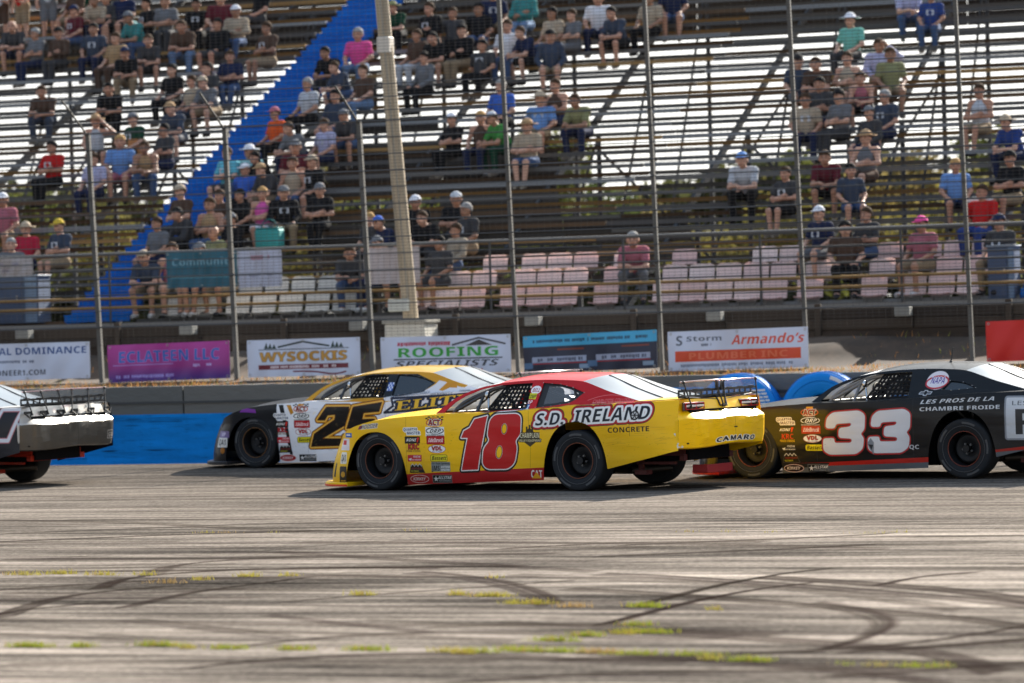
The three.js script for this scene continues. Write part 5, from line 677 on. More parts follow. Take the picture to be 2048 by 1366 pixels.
  if (o.valance) mesh('rear_valance', merge([rbox(0.02, 0.085, 0.56, AX - 3.98, 0.225, 0.08, 0.008), rbox(0.2, 0.018, 0.56, AX - 3.89, 0.18, 0.08, 0.008), rbox(0.2, 0.085, 0.016, AX - 3.89, 0.225, -0.2, 0.006)]), o.under ?? M.redSteel, t);
  mesh('bumper_liner', merge([box(0.02, 0.3, 1.7, AX - 3.98, 0.66, 0), box(0.2, 0.015, 1.7, AX - 4.02, 0.53, 0)]), M.dark, t);
  for (const [x, z, k] of [[AX, -0.8, 0], [AX, 0.8, 0], [AX - WB, -0.8, 1], [AX - WB, 0.8, 1]]) wheel(t, x, z, rr(0, 6), o.ring, k ? 0 : o.steer ?? -0.02);
  // blade and its perforated bracket
  { const w = 0.86, l = [], bl = grid(20, 4, (a, c) => { const s = (a - 0.5) * 2; return [AX - (3.99 + 0.05 * c + 0.025 * (1 - s * s)), 1.05 + 0.165 * c - 0.008 * s * s, s * w]; }), bl2 = bl.clone().translate(0.006, 0, 0);
    const sp = mesh('spoiler', merge([bl, bl2]), o.blade ?? M.lexan, t);
    mesh('edge_trim', tube([-1, -0.5, 0, 0.5, 1].map((s) => [AX - (4.04 + 0.025 * (1 - s * s)), 1.218 - 0.008 * s * s, s * w]), 0.008, 6, 20), o.trim ?? M.tinted, sp);
    for (let i = 0; i < 14; i++) { const z = lerp(-w + 0.05, w - 0.05, i / 13); l.push(box(0.012, 0.09, 0.02, AX - 4.02, 1.075, z - 0.05)); } l.push(box(0.014, 0.03, 2 * w, AX - 4.025, 1.045, 0), box(0.014, 0.026, 2 * w, AX - 4.03, 1.11, 0));
    for (let i = 0; i < 7; i++) l.push(box(0.02, 0.02, 0.1, AX - 4.03, 1.12, lerp(-w + 0.1, w - 0.1, i / 6)));
    const br = mesh('spoiler_bracket', merge(l), M.black, sp);
    const zs = o.struts ?? [-0.8, -0.09, 0.09, 0.83];
    for (const z of zs) { mesh('strut', merge([bar([AX - 4.05, 1.205, z], [AX - 4.11, 0.93, z + 0.07 * (z < 0 ? 1 : -1)], 0.009, 6), new THREE.SphereGeometry(0.02, 8, 6).translate(AX - 4.05, 1.205, z), new THREE.SphereGeometry(0.02, 8, 6).translate(AX - 4.1, 0.93, z + 0.07 * (z < 0 ? 1 : -1)), ...(o.strutPlates ? [box(0.012, 0.03, 0.14, AX - 4.09, 0.95, z), bar([AX - 4.09, 0.95, z - 0.07], [AX - 4.11, 0.88, z + 0.02], 0.01, 5), bar([AX - 4.09, 0.95, z + 0.07], [AX - 4.11, 0.88, z + 0.02], 0.01, 5)] : [])]), M.black, sp); }
    if (!o.strutPlates) mesh('strut_brace', merge([bar([AX - 4.04, 1.04, -0.75], [AX - 4.06, 1.0, -0.1], 0.008, 5), bar([AX - 4.04, 1.04, 0.75], [AX - 4.06, 1.0, 0.1], 0.008, 5), bar([AX - 4.05, 1.05, -0.1], [AX - 4.1, 0.92, -0.07], 0.011, 5), bar([AX - 4.05, 1.05, 0.1], [AX - 4.1, 0.92, 0.07], 0.011, 5), box(0.02, 0.12, 0.05, AX - 4.045, 1.16, -0.05), box(0.02, 0.12, 0.05, AX - 4.045, 1.16, 0.05)]), M.black, sp); }
  if (o.lights) for (const s of [-1, 1]) { const L = mesh('tail_light', rbox(0.03, 0.1, 0.46, AX - 4.062, 0.935, s * 0.62, 0.012), mat(0.06, 0.02, 0.022, 0.25, { clearcoat: 1 }), t); mesh('reflector', rbox(0.012, 0.022, 0.4, AX - 4.083, 0.942, s * 0.62, 0.004), mat(0.75, 0.72, 0.72, 0.25, { clearcoat: 1 }), L); const fr = [box(0.01, 0.008, 0.4, AX - 4.086, 0.972, s * 0.62), box(0.01, 0.008, 0.4, AX - 4.086, 0.905, s * 0.62), box(0.01, 0.07, 0.008, AX - 4.086, 0.938, s * 0.62 - 0.2), box(0.01, 0.07, 0.008, AX - 4.086, 0.938, s * 0.62 + 0.2), box(0.01, 0.07, 0.008, AX - 4.086, 0.938, s * 0.62 + 0.03)]; mesh('red_lens', merge(fr), mat(0.55, 0.02, 0.02, 0.25, { clearcoat: 1 }), L); }
  return t;
}

// ---- liveries, drawn on the side view of the car (metres), read off the photograph
const LW = 2048, LH = 512, cX = (b) => (b + 1.1) / UVW * LW, cY = (y) => (UVH - y) / UVH * LH, KM = LW / UVW;
const fit = (c, s, x0, y0, x1, y1, fill, o = {}) => { // text whose capitals fill a box of the canvas
  const h = Math.abs(y1 - y0), size = h / 0.72; c.save(); c.translate((x0 + x1) / 2, (y0 + y1) / 2); if (o.rot) c.rotate(o.rot); if (o.skew) c.transform(1, 0, -o.skew, 1, 0, 0); c.font = `${o.italic ? 'italic ' : ''}${o.weight ?? 'bold'} ${size}px ${o.font ?? 'sans-serif'}`; c.textAlign = 'center'; c.textBaseline = 'alphabetic'; const m = c.measureText(s).width; c.scale(Math.abs(x1 - x0) / m, 1); c.lineJoin = 'round';
  for (const [col, w] of o.strokes ?? []) { c.strokeStyle = col; c.lineWidth = w; c.strokeText(s, 0, h / 2); } c.fillStyle = fill; c.fillText(s, 0, h / 2); c.restore(); };
const poly = (c, pts, fill, strokes = []) => { c.lineJoin = 'round'; const p = new Path2D(); pts.forEach(([x, y], i) => (i ? p.lineTo(x, y) : p.moveTo(x, y))); p.closePath(); for (const [col, w] of strokes) { c.strokeStyle = col; c.lineWidth = w; c.stroke(p); } if (fill) { c.fillStyle = fill; c.fill(p); } };
const roundPoly = (c, pts, r, fill, strokes = []) => { const p = new Path2D(), n = pts.length; for (let i = 0; i < n; i++) { const a = pts[(i + n - 1) % n], b = pts[i], d = pts[(i + 1) % n], la = Math.hypot(a[0] - b[0], a[1] - b[1]), ld = Math.hypot(d[0] - b[0], d[1] - b[1]), ra = Math.min(r, la / 2.2), rd = Math.min(r, ld / 2.2), s = [b[0] + (a[0] - b[0]) / la * ra, b[1] + (a[1] - b[1]) / la * ra], e = [b[0] + (d[0] - b[0]) / ld * rd, b[1] + (d[1] - b[1]) / ld * rd]; i ? p.lineTo(...s) : p.moveTo(...s); p.quadraticCurveTo(b[0], b[1], e[0], e[1]); } p.closePath(); c.lineJoin = 'round'; for (const [col, w] of strokes) { c.strokeStyle = col; c.lineWidth = w; c.stroke(p); } if (fill) { c.fillStyle = fill; c.fill(p); } };
function sponsors(c, db = 0, dy = 0, o = {}) {
  const B = (px, py, w, h) => { const b = (px - 762) / 144.5 + db, y = (982.7 - py) / 170.5 + dy; return { x: cX(b), y: cY(y), w: w / 144.5 * KM, h: h / 170.5 * KM }; };
  const rect = (q, col, r = 3, line) => { c.beginPath(); c.roundRect(q.x - q.w / 2, q.y - q.h / 2, q.w, q.h, r); c.fillStyle = col; c.fill(); if (line) { c.strokeStyle = line; c.lineWidth = 2; c.stroke(); } };
  const ell = (q, col, line, lw = 2.5) => { c.beginPath(); c.ellipse(q.x, q.y, q.w / 2, q.h / 2, 0, 0, 7); c.fillStyle = col; c.fill(); if (line) { c.strokeStyle = line; c.lineWidth = lw; c.stroke(); } };
  const tx = (q, s, x0, y0, x1, y1, col, op) => fit(c, s, q.x + x0 * q.w, q.y + y0 * q.h, q.x + x1 * q.w, q.y + y1 * q.h, col, op);
  let q = B(830.6, 865, 34, 14); const qm = o.qm ?? ['#f4f4f2', '#1c2b50']; tx(q, 'QUARTER', -0.5, -0.45, 0.34, -0.02, qm[1], { strokes: [[qm[0], 8]] }); tx(q, 'MASTER', -0.3, 0.05, 0.5, 0.45, qm[1], { strokes: [[qm[0], 8]] });
  q = B(831.6, 882, 31, 14); rect(q, '#14120f'); tx(q, 'KONI', -0.42, -0.2, 0.22, 0.2, '#f4f1ea', { italic: true, skew: 0.2 }); poly(c, [[q.x + q.w * 0.3, q.y - q.h * 0.36], [q.x + q.w * 0.46, q.y - q.h * 0.36], [q.x + q.w * 0.36, q.y + q.h * 0.36], [q.x + q.w * 0.28, q.y + q.h * 0.36]], '#d8261c');
  q = B(833.6, 899, 28, 18); tx(q, 'KRC', -0.42, -0.5, 0.42, 0.08, '#cf1f22', { strokes: [['#3d1512', 4]] }); tx(q, 'POWER STEERING', -0.5, 0.16, 0.5, 0.42, o.dark ? '#caa21e' : '#5a3d10', { strokes: o.dark ? [['#5a4310', 3]] : [] });
  q = B(835.6, 918, 28, 13); if (!o.dark) rect(q, '#c71d28'); tx(q, 'FIVESTAR', -0.1, -0.35, 0.42, -0.05, '#eee'); tx(q, 'RACE BODIES', -0.3, 0.1, 0.45, 0.34, '#eee'); poly(c, [[q.x - q.w * 0.45, q.y + q.h * 0.1], [q.x - q.w * 0.2, q.y - q.h * 0.05], [q.x - q.w * 0.3, q.y + q.h * 0.42]], '#eee');
  q = B(840, 937.5, 32, 19); poly(c, [[q.x - q.w * 0.48, q.y + q.h * 0.5], [q.x - q.w * 0.4, q.y - q.h * 0.34], [q.x + q.w * 0.28, q.y - q.h * 0.34], [q.x + q.w * 0.5, q.y + q.h * 0.5]], '#0e0d0b', o.dark ? [['#8b8b88', 2]] : []); c.strokeStyle = '#e8e8e6'; c.lineWidth = 3; c.beginPath(); [-0.4, -0.28, -0.16, -0.06, 0.06, 0.16, 0.3].forEach((k, i) => c.lineTo(q.x + k * q.w, q.y + (i % 2 ? -0.44 : -0.18) * q.h)); c.stroke(); tx(q, 'NORTHEAST', -0.38, -0.05, 0.36, 0.16, '#a5231b', { italic: true }); tx(q, 'RACEWAYS', -0.4, 0.24, 0.1, 0.42, '#c8c21e');
  q = B(876.8, 846, 36, 20); c.fillStyle = '#1b1b20'; for (let i = 0; i < 8; i++) for (let j = 0; j < 3; j++) if ((i + j) % 2) c.fillRect(q.x + (i / 8 - 0.5) * q.w, q.y + (j * 0.13 - 0.5) * q.h, q.w / 8, q.h * 0.13); rect({ x: q.x, y: q.y - q.h * 0.36, w: q.w * 0.36, h: q.h * 0.2 }, '#d99a22', 2); c.strokeStyle = '#c2452a'; c.lineWidth = 5; c.beginPath(); c.ellipse(q.x, q.y + q.h * 0.1, q.w * 0.44, q.h * 0.34, 0, 0, 7); c.stroke(); tx(q, 'ACT', -0.32, -0.18, 0.32, 0.36, '#a92822', { strokes: [['#f0e8e0', 7], ['#2a2526', 3]] });
  q = B(878, 866, 38, 19); if (!o.dark) rect(q, '#f2f3f1'); c.strokeStyle = o.dark ? '#e6e6e6' : '#16181a'; c.lineWidth = 4; c.beginPath(); c.ellipse(q.x, q.y - q.h * 0.1, q.w * 0.46, q.h * 0.32, 0, 0, 7); c.stroke(); tx(q, 'DRP', -0.3, -0.3, 0.3, 0.12, o.dark ? '#eee' : '#16181a', { italic: true, skew: 0.25, strokes: [[o.dark ? '#14110f' : '#f2f3f1', 7]] }); tx(q, 'Performance Products', -0.47, 0.28, 0.47, 0.43, o.dark ? '#ddd' : '#333');
  q = B(878.8, 882.5, 36, 16); rect(q, '#b3161f', 3, '#7c0f14'); tx(q, 'Edelbrock', -0.42, -0.24, 0.42, 0.24, '#f6f2f0', { font: 'serif', italic: true, weight: 'bold', skew: 0.15 });
  q = B(881, 900, 35, 16); ell(q, '#f3f3f3', '#9a2d2a', 2); tx(q, 'VDL', -0.3, -0.3, 0.3, 0.16, '#cc1b22', { strokes: [['#4a1414', 2.5]] }); tx(q, 'FUEL SYSTEMS', -0.28, 0.24, 0.28, 0.36, '#3a3a50');
  q = B(884.4, 918, 34, 13); rect(q, '#e7d817', 8, '#57500d'); tx(q, 'Bassett', -0.44, -0.3, 0.44, 0.3, '#1c1b0c', { italic: true });
  if (o.jms) { q = B(887.7, 935, 38, 19); rect(q, '#7d8688', 1); tx(q, 'Ck-1 Super Speedway', -0.47, -0.44, 0.47, -0.26, '#22282a'); tx(q, 'JMS', -0.46, -0.1, -0.06, 0.42, '#10161a'); tx(q, 'DAYTONA', 0.0, -0.1, 0.47, 0.12, '#eef2f2', { italic: true }); tx(q, 'SENSORS', 0.0, 0.2, 0.47, 0.42, '#eef2f2'); }
  q = B(843.8, 959, 37, 15); ell(q, o.dark ? '#241414' : '#a8191f', '#e8c9c9', 3); tx(q, 'KIRKEY', -0.38, -0.2, 0.3, 0.2, '#f2e6e6', { italic: true });
  q = B(889.5, 959, 38, 15); rect(q, '#101114', 1, '#8a8a8a'); tx(q, 'ALLSTAR', -0.22, -0.36, 0.47, 0.04, '#f2f2f2', { italic: true, skew: 0.15 }); tx(q, 'PERFORMANCE', -0.2, 0.16, 0.47, 0.38, '#aab0b4'); const st = []; for (let i = 0; i < 10; i++) { const a = -Math.PI / 2 + i * Math.PI / 5, r = (i % 2 ? 0.16 : 0.44) * q.h; st.push([q.x - q.w * 0.33 + r * Math.cos(a), q.y + r * Math.sin(a)]); } poly(c, st, '#f2f2f2');
}
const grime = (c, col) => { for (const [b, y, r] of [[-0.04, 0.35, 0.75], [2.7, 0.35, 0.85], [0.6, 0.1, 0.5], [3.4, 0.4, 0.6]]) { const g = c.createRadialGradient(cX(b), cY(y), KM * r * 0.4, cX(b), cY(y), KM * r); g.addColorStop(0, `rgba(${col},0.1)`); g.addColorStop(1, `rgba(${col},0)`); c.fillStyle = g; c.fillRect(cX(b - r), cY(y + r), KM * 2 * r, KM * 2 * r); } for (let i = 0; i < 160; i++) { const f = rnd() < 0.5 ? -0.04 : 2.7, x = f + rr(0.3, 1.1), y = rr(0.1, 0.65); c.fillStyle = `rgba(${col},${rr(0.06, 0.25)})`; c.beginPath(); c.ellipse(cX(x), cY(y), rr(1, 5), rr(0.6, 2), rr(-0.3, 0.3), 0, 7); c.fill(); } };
const wear = (c, n, col, s0 = 1, a = 0.25) => { for (let i = 0; i < n; i++) { c.fillStyle = `rgba(${col},${rr(0.04, a)})`; c.beginPath(); c.ellipse(rr(0, LW), rr(0, LH), rr(1, 26) * s0, rr(0.5, 2.4) * s0, rr(-0.2, 0.2), 0, 7); c.fill(); } };
const seam = (c, pts, col = 'rgba(40,28,0,0.55)', w = 2.2) => { c.strokeStyle = col; c.lineWidth = w; c.beginPath(); pts.forEach(([b, y], i) => (i ? c.lineTo(cX(b), cY(y)) : c.moveTo(cX(b), cY(y)))); c.stroke(); };
const beltPts = (d = 0) => { const l = []; for (let b = 0.7; b <= 4.2; b += 0.1) l.push([cX(b), cY(topEdge(b) + d)]); return l; };
const YD = (px, py) => { const b = (px - 762) / 144.5; return [cX(b), cY((982.7 - py) / (169.5 + b * 2.2))]; };
const Y1 = (x, y) => YD(600 + x / 3.938, 720 + y / 3.938), Y2 = (x, y) => YD(1040 + x / 3.938, 720 + y / 3.938);   // from the two enlargements it was read from
const yellow = '#fcc406', red18 = '#c01117';
const tex18 = canvasTex(LW, LH, (c) => {
  c.fillStyle = yellow; c.fillRect(0, 0, LW, LH);
  c.fillStyle = '#bd1017'; c.beginPath(); const bp = beltPts(0.004); c.moveTo(cX(0.5), 0); c.lineTo(cX(0.5), bp[0][1] - 4); bp.filter(([x]) => x < cX(3.55)).forEach((p) => c.lineTo(...p)); c.lineTo(cX(3.56), 0); c.fill();   // red greenhouse
  poly(c, [Y1(835, 905), Y1(1940, 848), Y2(330, 838), Y2(330, 1010), Y1(1940, 1000), Y1(835, 1040)], '#ae1218');                       // red rocker panel
  seam(c, [[0.39, 0.86], [0.395, 0.2]], 'rgba(60,40,0,0.3)'); seam(c, [[0.83, 0.88], [0.86, 0.2]], 'rgba(60,40,0,0.35)'); seam(c, [[2.08, 0.92], [2.12, 0.6], [2.1, 0.27]], 'rgba(60,40,0,0.3)'); seam(c, [[3.42, 0.97], [3.43, 0.62]], 'rgba(60,40,0,0.5)'); seam(c, [[-0.55, 0.62], [-0.62, 0.5], [-0.66, 0.42]], 'rgba(60,40,0,0.6)');
  sponsors(c, 0, 0, { jms: true });
  const st8 = [['#15120f', 25], ['#f1efe9', 10]];
  poly(c, [[1303, 620], [1325, 566], [1372, 540], [1408, 474], [1508, 448], [1425, 866], [1298, 872], [1354, 620]].map((p) => Y1(...p)), red18, st8);
  roundPoly(c, [[1528, 480], [1568, 438], [1742, 430], [1772, 460], [1766, 590], [1722, 640], [1736, 690], [1716, 812], [1664, 860], [1498, 862], [1464, 822], [1476, 700], [1526, 640], [1508, 600]].map((p) => Y1(...p)), 20, red18, st8);
  for (const [x, y, a, b2] of [[1641, 548, 17, 36], [1597, 730, 20, 45]]) { const p = Y1(x, y), q = Y1(x + a, y + b2); c.save(); c.translate(...p); c.transform(1, 0, -0.12, 1, 0, 0); c.beginPath(); c.ellipse(0, 0, (q[0] - p[0]) * 1, q[1] - p[1], 0, 0, 7); c.fillStyle = yellow; c.strokeStyle = '#f1efe9'; c.lineWidth = 8; c.stroke(); c.strokeStyle = '#15120f'; c.lineWidth = 5; c.stroke(); c.fill(); c.restore(); }
  // S.D. IRELAND CONCRETE
  const box4 = (a, b) => [...a, ...b]; let q = box4(Y2(150, 418), Y2(375, 512)); fit(c, 'S.D.', q[0], q[1] + 4, q[2], q[3] + 2, '#161c28', { skew: 0.26, rot: -0.03, strokes: [['#15120f', 38], ['#b3161b', 33], ['#f2f2f0', 18]] }); q = box4(Y2(440, 388), Y2(1010, 482)); fit(c, 'IRELAND', q[0], q[1], q[2], q[3], '#161c28', { skew: 0.26, rot: -0.045, strokes: [['#15120f', 38], ['#b3161b', 33], ['#f2f2f0', 18]] });
  { const p = Y2(893, 440); c.fillStyle = '#111'; c.beginPath(); c.arc(p[0], p[1], 21, 0, 7); c.fill(); c.fillStyle = '#c9c9c7'; c.beginPath(); c.arc(p[0], p[1], 15, 0, 7); c.fill(); c.strokeStyle = '#222'; c.lineWidth = 4; for (let i = 0; i < 6; i++) { c.beginPath(); c.moveTo(...p); c.lineTo(p[0] + 16 * Math.cos(i * 1.047), p[1] + 16 * Math.sin(i * 1.047)); c.stroke(); } }
  q = box4(Y2(692, 528), Y2(1004, 568)); fit(c, 'CONCRETE', q[0], q[1] + 2, q[2], q[3], '#15140f', { rot: -0.03 });
  q = box4(Y2(522, 318), Y2(832, 340)); fit(c, 'CHARLOTTE COLLISION', q[0], q[1], q[2], q[3], '#e58a8a', { weight: 'normal', rot: -0.03 }); q = box4(Y2(520, 345), Y2(622, 360)); fit(c, '802-425-7719', q[0], q[1], q[2], q[3], '#e9c7b5', { rot: -0.02 }); q = box4(Y2(638, 338), Y2(820, 352)); fit(c, 'EXCELLENCE IN REPAIRS', q[0], q[1], q[2], q[3], '#e9b7a5', { rot: -0.02 }); c.strokeStyle = '#d96a6a'; c.lineWidth = 3; c.beginPath(); c.moveTo(...Y2(480, 330)); c.quadraticCurveTo(...Y2(600, 275), ...Y2(690, 290)); c.quadraticCurveTo(...Y2(800, 300), ...Y2(835, 322)); c.stroke();
  // small marks
  { const p = Y2(105, 615); c.fillStyle = '#3a3322'; poly(c, [[p[0] - 52, p[1] + 6], [p[0], p[1] - 44], [p[0] + 52, p[1] + 6], [p[0], p[1] + 40]], '#403824'); fit(c, 'CHAMPLAIN', p[0] - 50, p[1] - 20, p[0] + 50, p[1] + 2, '#e9dfb8', { strokes: [['#2b261a', 6]] }); fit(c, 'VALLEY EQUIPMENT', p[0] - 58, p[1] + 8, p[0] + 58, p[1] + 18, '#e0d6a8', { strokes: [['#2b261a', 5]] }); for (const k of [-14, 0, 14]) { c.fillStyle = '#2b261a'; c.fillRect(p[0] + k - 4, p[1] - 54 + Math.abs(k) * 0.5, 8, 24); } }
  { q = box4(Y2(102, 870), Y2(190, 930)); fit(c, 'CAT', q[0], q[1], q[2], q[3], '#f4f2ee'); const m = (q[0] + q[2]) / 2; poly(c, [[m - 24, q[3] + 2], [m, q[3] - 26], [m + 24, q[3] + 2]], '#eda516'); }
  q = box4(Y1(500, 522), Y1(632, 545)); fit(c, 'HOOSIER', q[0], q[1] - 2, q[2], q[3] + 2, '#2a2130', { italic: true, skew: 0.2, strokes: [['#e9e2d2', 5]], rot: -0.08 }); poly(c, [Y1(475, 560), Y1(490, 530), Y1(512, 528), Y1(500, 555)], '#7a3050');
  for (const [x, y, s, bg, fg, w] of [[335, 785, 'QA1', '#eee9dc', '#1a1a1c', 48], [335, 895, 'SUN', '#1a1612', '#d39a1e', 44]]) { const p = Y1(x, y), ww = 22; c.fillStyle = bg; c.beginPath(); c.roundRect(p[0] - ww, p[1] - 28, 2 * ww, s === 'SUN' ? 84 : 52, 6); c.fill(); if (s === 'SUN') { c.fillStyle = fg; c.beginPath(); c.arc(p[0], p[1] + 8, 13, 0, 7); c.fill(); c.fillRect(p[0] - 15, p[1] + 34, 30, 5); } else fit(c, s, p[0] - ww * 0.8, p[1] - 18, p[0] + ww * 0.8, p[1] + 14, fg); }
  { const p = Y1(335, 680); c.fillStyle = '#e7e0e4'; c.fillRect(p[0] - 36, p[1] - 28, 74, 52); c.fillStyle = '#c8303a'; c.fillRect(p[0] - 20, p[1] - 20, 36, 20); c.fillStyle = '#3564b8'; const p2 = Y1(380, 608); c.fillRect(p2[0] - 26, p2[1] - 12, 52, 20); c.fillStyle = '#eee'; c.fillRect(p2[0] - 16, p2[1] - 6, 32, 6); }
  poly(c, [Y1(228, 930), Y1(244, 820), Y1(262, 828), Y1(254, 930)].map(([x, y]) => [x, y]), '#23303c');
  // B-pillar stickers
  { const P = (x, y) => { const b = (600 + x / 3.938 - 762 - 20) / 144.5; return [cX(b), cY((982.7 - 2 - 720 - y / 3.938) / 172.5)]; }; const s4 = [[1872, 250, 'BELL', '#f0eef0', '#a33a44'], [1856, 298, 'COMP', '#d7d41d', '#27250c'], [1840, 342, 'ARP', '#b4161c', '#e8e4e4'], [1826, 380, 'JRI', '#1f62a8', '#dfe8f2']]; for (const [x, y, s, bg, fg] of s4) { const p = P(x, y); c.fillStyle = bg; c.beginPath(); s === 'BELL' ? c.ellipse(p[0], p[1], 26, 18, 0, 0, 7) : c.roundRect(p[0] - 22, p[1] - 13, 44, 26, 3); c.fill(); fit(c, s, p[0] - 19, p[1] - 8, p[0] + 19, p[1] + 8, fg, { italic: true }); } }
  // scrapes low on the rear quarter
  for (const [x, y, w, h] of [[1210, 602, 26, 9], [1222, 672, 16, 22], [1240, 690, 22, 10], [1262, 640, 9, 8], [1255, 700, 26, 8], [1200, 596, 14, 6], [1295, 655, 14, 12]]) { const p = Y2(x, y); c.fillStyle = '#d9d6cd'; c.beginPath(); c.ellipse(p[0], p[1], w * 0.9, h * 0.8, 0.5, 0, 7); c.fill(); }
  for (let i = 0; i < 40; i++) { c.strokeStyle = `rgba(120,84,10,${rr(0.08, 0.3)})`; c.lineWidth = rr(0.8, 2); const x = rr(cX(2.9), cX(4.1)), y = rr(cY(0.75), cY(0.45)); c.beginPath(); c.moveTo(x, y); c.lineTo(x + rr(20, 90), y - rr(-4, 14)); c.stroke(); }
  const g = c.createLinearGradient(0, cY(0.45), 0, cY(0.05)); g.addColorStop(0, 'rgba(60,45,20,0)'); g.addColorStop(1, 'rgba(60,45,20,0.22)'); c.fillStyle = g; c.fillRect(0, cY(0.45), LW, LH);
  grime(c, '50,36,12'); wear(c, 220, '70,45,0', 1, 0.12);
});
// rear of the yellow car, seen from behind: u runs from the driver's side to the right
const rearTex = (draw) => canvasTex(1024, 320, (c, W, H) => draw(c, W, H, (s) => W * (0.5 + s * 0.94 / 2), (y) => H * (1 - (y - 0.45) / 0.6)));
const rear18 = rearTex((c, W, H, RX, RY) => {
  c.fillStyle = yellow; c.fillRect(0, 0, W, H);
  c.strokeStyle = 'rgba(60,40,0,0.7)'; c.lineWidth = 2; c.beginPath(); c.moveTo(RX(0.08), RY(0.9)); c.lineTo(RX(0.09), RY(0.5)); c.stroke(); c.fillStyle = '#3a2d10'; c.fillRect(RX(0.06), RY(0.685), 34, 8);
  const x0 = RX(-0.36), x1 = RX(0.62), y0 = RY(0.578), y1 = RY(0.528);
  const LT = 'CAMARO'; for (let i = 0; i < 6; i++) { const a = lerp(x0, x1, (i + 0.04) / 6), b = lerp(x0, x1, (i + 0.94) / 6), h = y1 - y0; c.fillStyle = '#1f1d18'; fit(c, LT[i], a + 4, y0 + 1, b - 4, y1 - 1, '#1f1d18', { weight: 'normal', strokes: [['#f3f0e2', 10], ['#1f1d18', 3]] }); }
  c.fillStyle = '#4d6b3a'; c.beginPath(); c.ellipse(RX(-0.1), RY(0.868), 16, 9, 0, 0, 7); c.fill(); c.beginPath(); c.ellipse(RX(0.08), RY(0.868), 10, 7, 0, 0, 7); c.fill();
  for (let i = 0; i < 90; i++) { c.strokeStyle = `rgba(110,80,15,${rr(0.08, 0.35)})`; c.lineWidth = rr(0.7, 2); const x = rr(0, W * 0.9), y = rr(H * 0.45, H); c.beginPath(); c.moveTo(x, y); c.lineTo(x + rr(6, 70), y + rr(-8, 8)); c.stroke(); }
  for (let i = 0; i < 9; i++) { c.fillStyle = '#dcd8cc'; c.beginPath(); c.ellipse(rr(0, 60), rr(H * 0.75, H * 0.98), rr(2, 9), rr(2, 6), rr(0, 3), 0, 7); c.fill(); }
});

